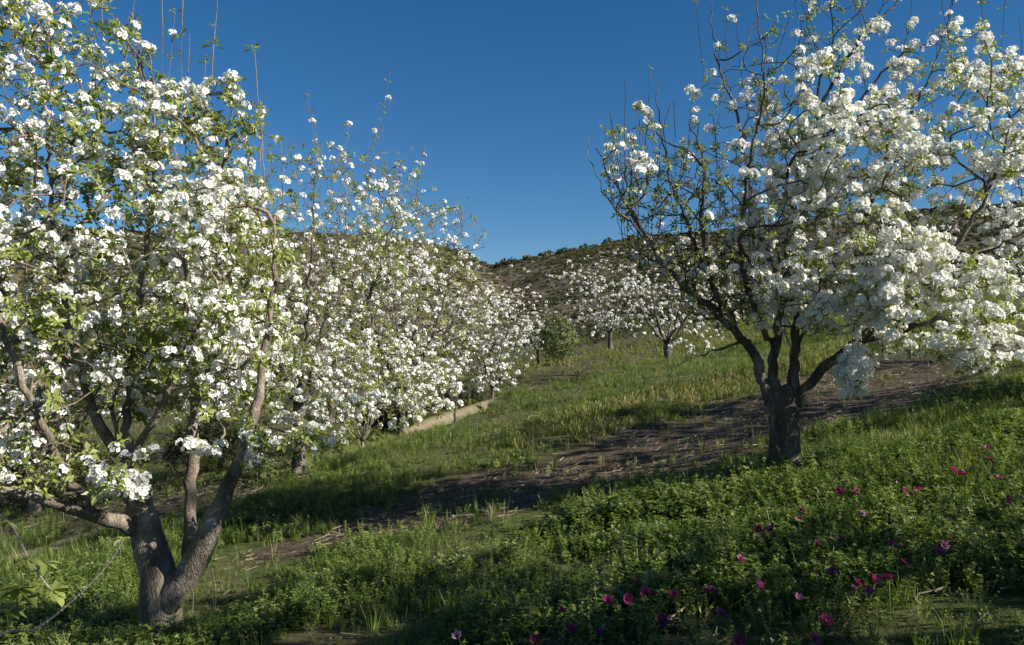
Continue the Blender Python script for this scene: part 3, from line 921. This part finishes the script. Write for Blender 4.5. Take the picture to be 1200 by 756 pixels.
# trees uphill of the camera that throw their shade down the bank
orchard_tree('pear tree up the bank whose shade lies on the wild flowers', 0, 0, 0, 4.6, 5.3, 140, 1300, 3.4, 3.0, scale=1.7, shoots=0, xy=(6.4, 1.1), trunk=0.12)
orchard_tree('pear tree up the bank whose shade lies on the bare track', 0, 0, 0, 4.4, 4.6, 141, 900, 3.0, 2.2, scale=1.7, shoots=0, xy=(8.5, 8.8), trunk=0.12)

# ---- saplings: little trees of a few bare rods
def sapling(label, u, v, Y, h, seed, bark_m, nrod=6, leafy_n=10):
    rng = np.random.default_rng(seed)
    b = at(u, v, Y); x, y = b[0], b[1]; gz = hz(x, y)
    root = thing('pear_sapling', label, 'sapling', (x, y, gz), 'saplings planted between the pear trees')
    sk = Skeleton(rng)
    sk.limb_line([[x, y, gz - 0.05, 0.028], [x, y, gz + 0.1, 0.024], [x + 0.02, y, gz + h * 0.42, 0.02]], 0, 0.8)
    for k in range(nrod):
        a = k * 2.4 + rng.uniform(-0.3, 0.3); w = h * rng.uniform(0.2, 0.42)
        z0 = gz + h * 0.38
        sk.limb_line([[x + 0.015, y, z0, 0.016], [x + cos(a) * w * 0.6, y + sin(a) * w * 0.6, z0 + h * 0.2, 0.012], [x + cos(a) * w, y + sin(a) * w, gz + h * rng.uniform(0.8, 1.0), 0.006]], k + 1, 0.2)
    T = np.array([[x, y, gz + h * 0.72]]) + rng.uniform(-1, 1, (18, 3)) * [h * 0.36, h * 0.36, h * 0.28]
    sk.grow(T)
    nb = [(np.array([x, y, gz + h * 0.7]), (h, h, h), 1, 0.0, 0.25)]
    finish_tree(root, sk, rng, nb, bark_m, M_twig, far=True, per=1.0)
sapling('pale stemmed sapling with spread rods below the bushy white pear tree', 424, 517, 13.4, 0.95, 201, M_pale_bark)
sapling('dark forked sapling on the grass beside the pale footpath', 533, 508, 14.6, 0.85, 202, M_bark_dark, 7)
sapling('small dark sapling in the shade stripe below the round green bush', 677, 447, 22.5, 1.0, 203, M_bark_dark, 7)

# ---- round green bush and low scrub in the valley
def bush(name, label, x, y, rx, rz, seed, n, mat, leaf=0.05, cat='bush', group=None):
    rng = np.random.default_rng(seed)
    gz = hz(x, y)
    root = thing(name, label, cat, (x, y, gz), group)
    sk = Skeleton(rng)
    for k in range(5):
        a = k * 1.26 + rng.uniform(-0.3, 0.3)
        sk.limb_line([[x + cos(a) * 0.06 * rx, y + sin(a) * 0.06 * rx, gz - 0.05, 0.03], [x + cos(a) * rx * 0.3, y + sin(a) * rx * 0.3, gz + rz * 0.6, 0.022], [x + cos(a) * rx * 0.6, y + sin(a) * rx * 0.6, gz + rz * 1.4, 0.01]], k, 0.1, parent=-1 if k == 0 else 0)
    T = []
    while len(T) < n:
        u = rng.uniform(-1, 1, 3)
        q = np.linalg.norm(u)
        if 0.5 < q < 1:
            lump = 0.78 + 0.4 * float(fbm(u[0] * 2 + 5, u[1] * 2 + u[2] * 2, seed, 2))
            T.append([x + u[0] * rx * lump, y + u[1] * rx * lump, gz + rz + u[2] * rz * lump])
    T = np.array(T)
    sk.grow(T[: max(40, n // 12)], step=0.15)
    sk.radii()
    loc = np.array(root.location)
    sk.pos[:sk.n] -= loc
    VV, QQ, off = [], [], 0
    for k in range(5):
        ids = np.where(sk.limb[:sk.n] == k)[0]
        v, q = tube(sk.pos[ids], sk.r[ids], 6)
        VV.append(v); QQ.append(q + off); off += len(v)
    obj('twig_growth', twig_mesh(sk, 'twig_growth'), M_twig, root, 'stuff')
    obj('stem', quads_mesh('stem', np.vstack(VV), np.vstack(QQ), None, True), M_twig, root)
    T = T - loc
    d = T - [0, 0, rz]
    R = rot_from(d + rng.normal(0, 0.3, d.shape), rng.uniform(0, 6.28, n))
    v, q, mi = replicate(LEAF_FAR, rng.integers(0, 2, n), T, R, leaf / 0.045 * rng.uniform(0.7, 1.4, n))
    obj('crown', quads_mesh('crown', v, q, mi), mat, root, 'stuff')
    return root
_b = at(653, 425, 29.5)
bush('green_bush', 'round green bush between the thin grey pear tree and the pale pear tree', _b[0], _b[1], 0.75, 0.95, 301, 700, M_bush, 0.10)
for k, (lab, u, Y, rx, rz) in enumerate([
        ('low dark scrub bush in the ditch shade behind the pale stemmed sapling', 452, 15.6, 0.7, 0.30),
        ('wide scrub bush below the far twiggy pear tree', 545, 21.5, 0.8, 0.4),
        ('scrub bush at the foot of the brown hill behind the green bush', 700, 46, 1.4, 0.6),
        ('dark scrub bush at the hill foot behind the round crowned pear tree', 735, 48, 1.6, 0.7),
        ('scrub bush in the valley behind the sawn limb of the forked tree', 250, 13.0, 0.8, 0.5),
        ('grey scrub bush beyond the pale footpath under the forked tree', 55, 11.8, 0.9, 0.5)]):
    p = at(u, 500, Y)
    bush('scrub_bush', lab, p[0], p[1], rx, rz, 320 + k, 900, M_shrub, 0.06, group='scrub bushes of the valley')

# ---- foreground shoot with big young leaves
def shoot():
    rng = np.random.default_rng(31)
    x, y = -2.75, 3.45; gz = hz(x, y)
    root = thing('leafy_shoot', 'long bare shoot with a whorl of young green leaves in front of the forked trunk', 'branch', (x, y, gz))
    loc = np.array([x, y, gz])
    stems = [
        [(x, y, gz - 0.05, 0.014), (x + 0.1, y, gz + 0.2, 0.012), P4(-10, 752, 3.45, 0.010), P4(40, 738, 3.42, 0.009), P4(80, 708, 3.4, 0.0075), P4(112, 678, 3.4, 0.006), P4(135, 650, 3.4, 0.005), P4(146, 630, 3.4, 0.003)],
        [(x + 0.02, y + 0.1, gz - 0.05, 0.012), (x + 0.02, y + 0.12, gz + 0.5, 0.010), P4(-40, 690, 3.6, 0.009), P4(-15, 610, 3.6, 0.008), P4(10, 612, 3.55, 0.0075), P4(26, 640, 3.5, 0.007), P4(42, 668, 3.48, 0.006), P4(62, 694, 3.45, 0.003)],
    ]
    for s in stems:
        C = catmull([list(q) for q in s], 0.035)
        v, q = tube(C[:, :3] - loc, np.maximum(C[:, 3] * 0.62, 0.0015), 8, rng, 0.06)
        obj('stem', quads_mesh('stem', v, q, None, True), M_pale_bark, root)
    def leaf(p, d, L, w):
        d = np.asarray(d, float); d /= np.linalg.norm(d)
        s = np.cross(d, [0, 0, 1.0]); s /= np.linalg.norm(s) + 1e-6
        u = np.cross(s, d)
        V, Q = [], []
        prof = [(0.0, 0.06), (0.15, 0.5), (0.35, 0.95), (0.6, 1.0), (0.8, 0.65), (1.0, 0.05)]
        for t, ww in prof:
            c = p + d * L * t - np.array([0, 0, 0.35 * L * t * t])
            V += [c + s * w * ww + u * w * 0.3 * ww, c, c - s * w * ww + u * w * 0.3 * ww]
        for k in range(len(prof) - 1):
            b = k * 3
            Q += [[b, b + 1, b + 4, b + 3], [b + 1, b + 2, b + 5, b + 4]]
        obj('leaf', quads_mesh('leaf', np.array(V), Q, None, True), M_leaf, root)
    for (u, v, n, L) in ((62, 692, 10, 0.07), (22, 690, 10, 0.085), (36, 655, 6, 0.06), (10, 715, 8, 0.075), (144, 632, 5, 0.045), (52, 660, 4, 0.05), (122, 668, 2, 0.035), (100, 690, 2, 0.03), (8, 612, 4, 0.05)):
        p = at(u, v, 3.45 if v != 690 else 3.42) - loc
        for k in range(n):
            a = k * 2.4 + rng.uniform(-0.4, 0.4)
            leaf(p, [cos(a), sin(a) * 0.7, rng.uniform(-0.5, 0.6)], 1.15 * L * rng.uniform(0.75, 1.2), L * 0.26)
shoot()

# ------------------------------------------------------------------ ground cover (uncountable): instanced over the ground
def scatter(name, label, cat, pts, rot, scl, idx, meshes, mat):
    src = bpy.data.collections.new(name + '_kinds')
    for k, (v, q, mi) in enumerate(meshes):
        me = quads_mesh('%s_kind_%02d' % (name, k), v, q, mi)
        for m in (mat if isinstance(mat, (list, tuple)) else [mat]):
            me.materials.append(m)
        so = bpy.data.objects.new('%s_kind_%02d' % (name, k), me)
        so['kind'] = 'stuff'
        src.objects.link(so)
    me = bpy.data.meshes.new(name)
    me.vertices.add(len(pts)); me.vertices.foreach_set('co', np.asarray(pts, np.float32).ravel())
    a = me.attributes.new('rot', 'FLOAT_VECTOR', 'POINT'); a.data.foreach_set('vector', np.asarray(rot, np.float32).ravel())
    a = me.attributes.new('scl', 'FLOAT', 'POINT'); a.data.foreach_set('value', np.asarray(scl, np.float32))
    a = me.attributes.new('pick', 'INT', 'POINT'); a.data.foreach_set('value', np.asarray(idx, np.int32))
    me.update()
    o = obj(name, me, None, None, 'stuff')
    o['label'] = label; o['category'] = cat
    ng = bpy.data.node_groups.new(name + '_scatter', 'GeometryNodeTree')
    ng.interface.new_socket('Geometry', in_out='INPUT', socket_type='NodeSocketGeometry')
    ng.interface.new_socket('Geometry', in_out='OUTPUT', socket_type='NodeSocketGeometry')
    gi, go = ng.nodes.new('NodeGroupInput'), ng.nodes.new('NodeGroupOutput')
    ip = ng.nodes.new('GeometryNodeInstanceOnPoints')
    ci = ng.nodes.new('GeometryNodeCollectionInfo')
    ci.inputs['Collection'].default_value = src
    ci.inputs['Separate Children'].default_value = True
    ci.inputs['Reset Children'].default_value = True
    def at_(n, t):
        x = ng.nodes.new('GeometryNodeInputNamedAttribute'); x.data_type = t; x.inputs['Name'].default_value = n
        return x.outputs['Attribute']
    e2r = ng.nodes.new('FunctionNodeEulerToRotation')
    ng.links.new(at_('rot', 'FLOAT_VECTOR'), e2r.inputs[0])
    ng.links.new(gi.outputs[0], ip.inputs['Points'])
    ng.links.new(ci.outputs[0], ip.inputs['Instance'])
    ip.inputs['Pick Instance'].default_value = True
    ng.links.new(at_('pick', 'INT'), ip.inputs['Instance Index'])
    ng.links.new(e2r.outputs[0], ip.inputs['Rotation'])
    ng.links.new(at_('scl', 'FLOAT'), ip.inputs['Scale'])
    ng.links.new(ip.outputs[0], go.inputs[0])
    md = o.modifiers.new('scatter', 'NODES'); md.node_group = ng
    return o

def weed_proto(rng, ns=5, h=0.17, leaf=0.022, lw=0.0075, levels=5, spread=0.05):
    V, Q = [], []
    for s in range(ns):
        a = rng.uniform(0, 6.28); r0 = rng.uniform(0, spread)
        base = np.array([cos(a) * r0, sin(a) * r0, -0.02])
        hh = h * rng.uniform(0.55, 1.1)
        top = base + np.array([rng.normal(0, 0.28) * hh, rng.normal(0, 0.28) * hh, hh])
        w = 0.0016
        sd = np.array([cos(a + 1.5), sin(a + 1.5), 0]) * w
        b = len(V); V += [base - sd, base + sd, top + sd * 0.5, top - sd * 0.5]; Q.append([b, b + 1, b + 2, b + 3])
        for l in range(levels):
            t = 0.25 + 0.75 * (l + rng.uniform(0, 0.6)) / levels
            p = base + (top - base) * min(t, 1)
            for k in range(2 if l < levels - 1 else 4):
                an = l * 1.57 + k * (pi if l < levels - 1 else 1.57) + rng.uniform(-0.5, 0.5)
                el = rng.uniform(-0.1, 0.8)
                d = np.array([cos(an) * cos(el), sin(an) * cos(el), sin(el)])
                sdv = np.array([-sin(an), cos(an), 0]) * lw * rng.uniform(0.8, 1.3)
                L = leaf * rng.uniform(0.7, 1.3) * (1.0 if l < levels - 1 else 0.75)
                b = len(V)
                V += [p, p + d * L * 0.5 + sdv, p + d * L + np.array([0, 0, -0.2 * L]), p + d * L * 0.5 - sdv]
                Q.append([b, b + 1, b + 2, b + 3])
    return np.array(V), np.array(Q), np.zeros(len(Q), int)

def tuft_proto(rng, n=16, h=0.2, w=0.003, spread=0.04, bend=0.5, head=False):
    V, Q = [], []
    for k in range(n):
        a = rng.uniform(0, 6.28); r0 = rng.uniform(0, spread)
        p0 = np.array([cos(a) * r0, sin(a) * r0, -0.02])
        hh = h * rng.uniform(0.45, 1.1); bd = bend * rng.uniform(0.2, 1.2) * hh
        o = np.array([cos(a), sin(a), 0]); s = np.array([-sin(a), cos(a), 0]) * w * rng.uniform(0.7, 1.3)
        p1 = p0 + o * bd * 0.3 + np.array([0, 0, hh * 0.6]); p2 = p0 + o * bd + np.array([0, 0, hh])
        b = len(V)
        V += [p0 - s, p0 + s, p1 + s * 0.8, p1 - s * 0.8, p2 + s * 0.15, p2 - s * 0.15]
        Q += [[b, b + 1, b + 2, b + 3], [b + 3, b + 2, b + 4, b + 5]]
        if head and rng.random() < 0.4:
            b = len(V)
            V += [p2 - s * 1.5, p2 + s * 1.5, p2 + np.array([0, 0, 0.03]) + s, p2 + np.array([0, 0, 0.03]) - s]
            Q.append([b, b + 1, b + 2, b + 3])
    return np.array(V), np.array(Q), np.zeros(len(Q), int)

def sample_sector(rng, r0, r1, dens, half=42):
    A = radians(half)
    n = int(dens * A * (r1 * r1 - r0 * r0))
    r = np.sqrt(rng.uniform(r0 * r0, r1 * r1, n)); a = rng.uniform(-A, A, n)
    return r * np.sin(a), r * np.cos(a)

def ground_cover():
    rng = np.random.default_rng(77)
    weeds = [weed_proto(rng, n, h, lf, lw) for n, h, lf, lw in ((5, 0.15, 0.020, 0.007), (6, 0.19, 0.024, 0.008), (4, 0.22, 0.022, 0.006), (7, 0.13, 0.026, 0.011), (6, 0.17, 0.030, 0.012), (5, 0.12, 0.018, 0.008))]
    tufts = [tuft_proto(rng, n, h, w) for n, h, w in ((14, 0.16, 0.0028), (18, 0.22, 0.003), (12, 0.13, 0.0032), (20, 0.18, 0.0025))]
    def fields(x, y):
        bare = bare_mask(x, y); pth = path_mask(x, y)
        keep = (1 - bare * 0.94) * (1 - pth)
        for nm, (tx, ty) in (('l', (at(188, 752, 5)[:2])), ('r', at(918, 560, 7)[:2])):
            keep = keep * smooth(0.10, 0.22, np.hypot(x - tx, y - ty))
        return keep
    # weeds: lush near the camera, patchy further off
    X, Y, S = [], [], []
    for r0, r1, dens, sc in ((2.2, 6.5, 780, 0.95), (6.5, 10, 420, 1.05), (10, 16, 190, 1.15), (16, 28, 40, 1.7), (28, 60, 9, 2.2)):
        x, y = sample_sector(rng, r0, r1, dens, 46 if r0 < 10 else 40)
        n1 = fbm(x / 1.1, y / 1.1, 50, 3); n2 = fbm(x / 0.35, y / 0.35, 55, 2)
        low = smooth(0.30, 0.62, n1)
        lush = smooth(-0.5, -2.0, x) * 0.3 + 0.7
        prob = fields(x, y) * (0.30 + 0.70 * low) * lush
        k = rng.random(len(x)) < prob
        size = 0.82 * sc * (0.55 + 0.75 * low[k]) * (0.75 + 0.5 * n2[k]) * rng.uniform(0.65, 1.3, k.sum())
        # low turf left of the track
        dtr = polydist(x[k], y[k], TRACK)
        left = np.maximum(smooth(8.5, 10.5, y[k] - 0.55 * x[k]), 0.8 * (1 - smooth(1.4, 2.3, dtr)))
        size = size * (1 - 0.5 * left)
        X.append(x[k]); Y.append(y[k]); S.append(size)
    x, y, s = map(np.concatenate, (X, Y, S)); n = len(x)
    kindn = fbm(x / 0.8, y / 0.8, 58, 2)
    pick = np.clip((kindn * 9 - 2 + rng.normal(0, 0.8, n)), 0, 5.99).astype(int)
    rot = np.stack([rng.normal(0, 0.16, n), rng.normal(0, 0.16, n), rng.uniform(0, 6.28, n)], -1)
    scatter('weeds', 'lush green leafy weeds covering the orchard bank', 'weeds', np.stack([x, y, height(x, y)], -1), rot, s, pick, weeds, M_weed)
    n_w = n
    X, Y, S = [], [], []
    for r0, r1, dens, sc in ((2.2, 6.5, 130, 0.9), (6.5, 10, 120, 1.0), (10, 16, 130, 0.7), (16, 28, 60, 0.9), (28, 62, 16, 1.2)):
        x, y = sample_sector(rng, r0, r1, dens, 46 if r0 < 10 else 40)
        n1 = fbm(x / 0.9 + 30, y / 0.9, 63, 3)
        k = rng.random(len(x)) < fields(x, y) * (0.12 + 0.88 * smooth(0.40, 0.60, n1)) * (0.35 + 0.65 * smooth(0.35, 0.55, fbm(x / 3.2, y / 2.0, 64, 2)))
        X.append(x[k]); Y.append(y[k]); S.append(sc * rng.uniform(0.5, 1.15, k.sum()))
    x, y, s = map(np.concatenate, (X, Y, S)); n = len(x)
    rot = np.stack([rng.normal(0, 0.12, n), rng.normal(0, 0.12, n), rng.uniform(0, 6.28, n)], -1)
    scatter('grass', 'green grass tufts among the weeds and along the far orchard', 'grass', np.stack([x, y, height(x, y)], -1), rot, s, rng.integers(0, 4, n), tufts, M_grass)
    # yellowing grass on the strip above the track
    ys = [tuft_proto(rng, nn, h, w, 0.06, 0.5, True) for nn, h, w in ((16, 0.11, 0.004), (20, 0.15, 0.004), (14, 0.09, 0.004))]
    x, y = sample_sector(rng, 8.5, 45, 60, 40)
    d = polydist(x, y, [(0.5, 11.6), (3.0, 13.6), (6, 16.0), (12, 21)])
    d2 = polydist(x, y, [(1.5, 30), (5, 32), (10, 36)])
    k = rng.random(len(x)) < np.maximum(0.8 * (1 - smooth(0.4, 1.7, d)), 0.35 * (1 - smooth(1, 6, d2))) * (0.3 + 0.9 * smooth(0.42, 0.58, fbm(x / 0.6, y / 0.6, 66, 3))) * fields(x, y)
    x, y = x[k], y[k]; n = len(x)
    rot = np.stack([rng.normal(0, 0.15, n), rng.normal(0, 0.15, n), rng.uniform(0, 6.28, n)], -1)
    scatter('yellow_grass', 'yellowing grass along the upper edge of the bare track', 'grass', np.stack([x, y, height(x, y)], -1), rot, rng.uniform(0.6, 1.2, n) * (1 + 0.02 * y), rng.integers(0, 3, n), ys, M_olive)
    # dry litter of stalks lying on the bare soil, and standing dry stalks in the weeds
    lit = []
    for _ in range(4):
        V, Q = [], []
        for k in range(9):
            a = rng.normal(0.35, 0.5); c = rng.uniform(-0.12, 0.12, 3); c[2] = rng.uniform(0.004, 0.03)
            L = rng.uniform(0.015, 0.06); w = rng.uniform(0.002, 0.005)
            d = np.array([cos(a), sin(a), rng.normal(0, 0.12)]) * L; s = np.array([-sin(a), cos(a), rng.normal(0, 0.5)]) * w
            b = len(V); V += [c - d - s, c - d + s, c + d + s * 0.4, c + d - s * 0.4]; Q.append([b, b + 1, b + 2, b + 3])
        lit.append((np.array(V), np.array(Q), np.zeros(len(Q), int)))
    x, y = sample_sector(rng, 2.5, 20, 60, 44)
    bm = bare_mask(x, y)
    k = rng.random(len(x)) < 0.06 + bm * (0.15 + 0.85 * smooth(0.4, 0.65, fbm(x / 1.5 + y / 3, y / 0.35 - x / 0.7, 68, 3)))
    x, y = x[k], y[k]; n = len(x)
    rot = np.stack([rng.normal(0, 0.1, n), -0.14 + rng.normal(0, 0.1, n), rng.normal(0.3, 0.6, n)], -1)
    scatter('straw_litter', 'dry straw and stalk litter lying on the bare soil track', 'litter', np.stack([x, y, height(x, y) + 0.01], -1), rot, rng.uniform(0.6, 1.4, n), rng.integers(0, 4, n), lit, M_straw)
    dr = [tuft_proto(rng, 4, 0.3, 0.0018, 0.03, 0.3, True) for _ in range(3)]
    x, y = sample_sector(rng, 2.5, 18, 7, 44)
    k = rng.random(len(x)) < (1 - path_mask(x, y)) * (0.25 + 0.5 * smooth(0.45, 0.6, fbm(x / 2, y / 2, 69, 2)))
    x, y = x[k], y[k]; n = len(x)
    rot = np.stack([rng.normal(0, 0.15, n), rng.normal(0, 0.15, n), rng.uniform(0, 6.28, n)], -1)
    scatter('dry_stalks', 'thin dry stalks standing among the green weeds', 'stalks', np.stack([x, y, height(x, y)], -1), rot, rng.uniform(0.5, 1.0, n), rng.integers(0, 3, n), dr, M_straw)
    print('cover', n_w)
ground_cover()

# ------------------------------------------------------------------ hillside scrub and rocks
def hillside():
    rng = np.random.default_rng(91)
    # tuft-like scrub: a low dome of leaf quads
    def dome(n, flat):
        V, Q = [], []
        for k in range(n):
            u = rng.normal(0, 1, 3); u /= np.linalg.norm(u); u[2] = abs(u[2])
            c = u * rng.uniform(0.75, 1.05) * [1, 1, flat]
            R = rot_from((u + rng.normal(0, 0.5, 3))[None], np.array([rng.uniform(0, 6)]))[0]
            s = rng.uniform(0.16, 0.34)
            loc = np.array([[s, 0, 0], [0, s * 0.7, 0.03], [-s, 0, 0], [0, -s * 0.7, 0.03]])
            b = len(V); V.extend((R @ loc.T).T + c); Q.append([b, b + 1, b + 2, b + 3])
        return np.array(V), np.array(Q), np.zeros(len(Q), int)
    domes = [dome(70, f) for f in (0.7, 0.9, 0.6)]
    r = np.sqrt(rng.uniform(55 ** 2, 330 ** 2, 60000)); a = np.radians(rng.uniform(-36, 36, 60000))
    x, y = r * np.sin(a), r * np.cos(a)
    k = rng.random(len(x)) < 0.22 + 0.70 * smooth(0.42, 0.62, fbm(x / 22, y / 22, 95, 4))
    x, y = x[k], y[k]; n = len(x)
    scatter('hillside_scrub', 'low dark scrub dotted over the brown hillside', 'scrub', np.stack([x, y, height(x, y)], -1),
            np.stack([0 * x, 0 * x, rng.uniform(0, 6.28, n)], -1), rng.uniform(0.3, 0.85, n) * (0.5 + 0.0016 * np.hypot(x, y)), rng.integers(0, 3, n), domes, M_shrub)
    m, nt, o = new_mat('hill_rock')
    p = N(nt, 'ShaderNodeBsdfPrincipled'); p.inputs['Roughness'].default_value = 0.95
    oi = N(nt, 'ShaderNodeObjectInfo'); rp = ramp(nt, [(0, (0.16, 0.135, 0.11)), (0.6, (0.27, 0.24, 0.2)), (1, (0.40, 0.36, 0.31))])
    nt.links.new(oi.outputs['Random'], rp.inputs[0]); nt.links.new(rp.outputs[0], p.inputs['Base Color']); nt.links.new(p.outputs[0], o.inputs[0])
    def rock():
        nu, nv = 7, 5
        V = []
        ph = rng.uniform(0, 6, 4)
        for j in range(nv):
            t = pi * (j + 0.001) / (nv - 1 + 0.002)
            for i in range(nu):
                a = i * 2 * pi / nu
                q = 1 + 0.25 * sin(2 * a + ph[0] + t) + 0.2 * sin(3 * a + ph[1]) + rng.normal(0, 0.1)
                V.append([q * sin(t) * cos(a), q * 0.7 * sin(t) * sin(a), 0.5 * q * cos(t)])
        Q = [[j * nu + i, j * nu + (i + 1) % nu, (j + 1) * nu + (i + 1) % nu, (j + 1) * nu + i] for j in range(nv - 1) for i in range(nu)]
        return np.array(V), np.array(Q), np.zeros(len(Q), int)
    rocks = [rock() for _ in range(4)]
    r = np.sqrt(rng.uniform(70 ** 2, 330 ** 2, 26000)); a = np.radians(rng.uniform(-34, 36, 26000))
    x, y = r * np.sin(a), r * np.cos(a)
    k = rng.random(len(x)) < 0.03 + 0.5 * smooth(0.5, 0.68, fbm(x / 30 + 8, y / 12, 97, 4)) * (0.4 + 0.6 * smooth(120, 240, r))
    x, y = x[k], y[k]; n = len(x)
    scatter('hillside_rocks', 'pale grey rocks scattered over the upper hillside', 'rocks', np.stack([x, y, height(x, y)], -1),
            np.stack([rng.normal(0, 0.2, n), rng.normal(0, 0.2, n), rng.uniform(0, 6.28, n)], -1), rng.uniform(0.25, 0.9, n) ** 1.8 * 1.35, rng.integers(0, 4, n), rocks, m)
    # single dark shrubs standing on the skyline
    aa = np.concatenate([rng.uniform(-0.115, -0.035, 16), rng.uniform(-0.02, 0.2, 34)])
    proto = None
    for i, a in enumerate(aa):
        rr = np.linspace(180, 345, 120)
        px, py = a * rr / math.sqrt(1 + a * a), rr / math.sqrt(1 + a * a)
        e = (height(px, py) - 1.6) / py
        j = int(np.argmax(e)); x, y = px[j], py[j] + rng.uniform(-4, 1)
        z = hz(x, y)
        s = rng.uniform(0.8, 2.2)
        if proto is None:
            proto = quads_mesh('crown', domes[1][0], domes[1][1])
            proto.materials.append(M_shrub)
            st = quads_mesh('stem', *tube([[0, 0, -0.4], [0.05, 0, 0.2], [0, 0.05, 0.7]], [0.12, 0.1, 0.05], 6)); st.materials.append(M_twig)
        root = thing('skyline_shrub', 'dark shrub on the skyline of the left hill' if i < 16 else 'dark shrub on the skyline of the rocky right hill', 'shrub', (x, y, z - 0.1), 'shrubs on the left skyline' if i < 16 else 'shrubs on the right skyline', rng.uniform(0, 6))
        root.scale = (s, s, s * rng.uniform(0.8, 1.2))
        for nm, me_ in (('crown', proto), ('stem', st)):
            o = bpy.data.objects.new(nm, me_); COL.objects.link(o); o.parent = root
hillside()

# ------------------------------------------------------------------ wild flowers, each its own
def flowers():
    rng = np.random.default_rng(55)
    def bloom(me_name, np_, r, cup, mat):
        V, Q = [], []
        for p in range(np_):
            a = p * 2 * pi / np_ + rng.uniform(-0.1, 0.1)
            c, s = cos(a), sin(a); w = r * 0.42
            def pt(rad, side, z):
                return [c * rad - s * side, s * rad + c * side, z]
            b = len(V)
            V += [pt(r * 0.08, 0, 0), pt(r * 0.55, w, r * 0.25 * cup), pt(r * 1.0, w * 0.5, r * 0.8 * cup), pt(r * 1.0, -w * 0.5, r * 0.8 * cup), pt(r * 0.55, -w, r * 0.25 * cup)]
            V.append(pt(r * 0.5, 0, r * 0.15 * cup))
            Q += [[b, b + 1, b + 2, b + 5], [b + 5, b + 2, b + 3, b + 4]]
        me = quads_mesh(me_name, np.array(V), np.array(Q)); me.materials.append(mat)
        return me
    kinds = {'m': [bloom('bloom', 8, 0.025, c, M_magenta) for c in (0.5, 0.9, 1.4)], 'p': [bloom('bloom', 6, 0.024, c, M_pink) for c in (0.6, 1.1)]}
    hv, hq = tube([[0, 0, -0.002], [0, 0, 0.006], [0, 0, 0.010]], [0.006, 0.008, 0.004], 8)
    heart = quads_mesh('flower_heart', hv, hq, None, True); heart.materials.append(M_flowerheart)
    stems = []
    for k in range(3):
        v, q = tube([[0.015, 0.01 * k, -0.2], [0.008, 0, -0.1], [0, 0, 0]], [0.0022, 0.002, 0.0018], 6)
        s = quads_mesh('stem', v, q, None, True); s.materials.append(M_weed); stems.append(s)
    spots = [(1123, 555, 'm'), (1115, 552, 'm'), (1130, 557, 'm'), (1158, 525, 'm'), (1162, 540, 'm'), (1172, 562, 'm'), (1058, 577, 'm'), (1066, 578, 'm'), (1074, 577, 'm'), (984, 578, 'm'), (1005, 579, 'm'), (938, 598, 'm'), (936, 610, 'm'), (888, 622, 'm'), (896, 624, 'm'), (904, 621, 'm'), (890, 630, 'm'), (1010, 602, 'p'), (958, 640, 'm'), (985, 633, 'm'), (1045, 637, 'm'), (1050, 642, 'm'), (868, 655, 'm'), (888, 687, 'm'), (835, 692, 'm'), (826, 694, 'm'), (745, 682, 'm'), (758, 697, 'm'), (735, 702, 'm'), (712, 706, 'm'), (658, 716, 'm'), (670, 738, 'm'), (536, 746, 'p'), (626, 750, 'm'), (1006, 685, 'm'), (1026, 682, 'm'), (1042, 678, 'm'), (976, 670, 'm'), (936, 702, 'p'), (966, 728, 'm'), (865, 752, 'm'), (954, 750, 'm'), (1060, 660, 'm'), (845, 720, 'm'), (1100, 648, 'm'), (1106, 640, 'p'), (790, 700, 'm'), (700, 742, 'm'), (775, 728, 'm'), (1180, 588, 'm'), (1000, 690, 'm'), (1018, 692, 'm')]
    for i, (u, v, k) in enumerate(spots):
        # where the line of sight meets the tops of the weeds
        Ys = np.linspace(2.5, 12, 400)
        pp = np.array([at(u, v, Y) for Y in Ys])
        hh = pp[:, 2] - height(pp[:, 0], pp[:, 1]) - 0.17
        j = int(np.argmax(hh < 0)); p = pp[j]
        lit = u > 860 and v < 645
        if k == 'p':
            lab, grp = 'pale pink wild flower among the weeds of the bank', 'pale pink wild flowers'
        elif lit:
            lab, grp = 'magenta wild flower in the sunny weeds beside the spreading pear tree', 'magenta flowers in the sunny weeds'
        else:
            lab, grp = 'magenta wild flower in the shady weeds at the bottom of the bank', 'magenta flowers in the shady weeds'
        root = thing('wild_flower', lab, 'flower', (p[0], p[1], p[2]), grp)
        root.rotation_euler = (rng.normal(0.45, 0.3), rng.normal(0.25, 0.3), rng.uniform(-0.5, 0.5))
        s = rng.uniform(0.85, 1.2); root.scale = (s, s, s)
        for nm, me_ in (('bloom', kinds[k][rng.integers(0, len(kinds[k]))]), ('flower_heart', heart), ('stem', stems[i % 3])):
            o = bpy.data.objects.new(nm, me_); COL.objects.link(o); o.parent = root
flowers()
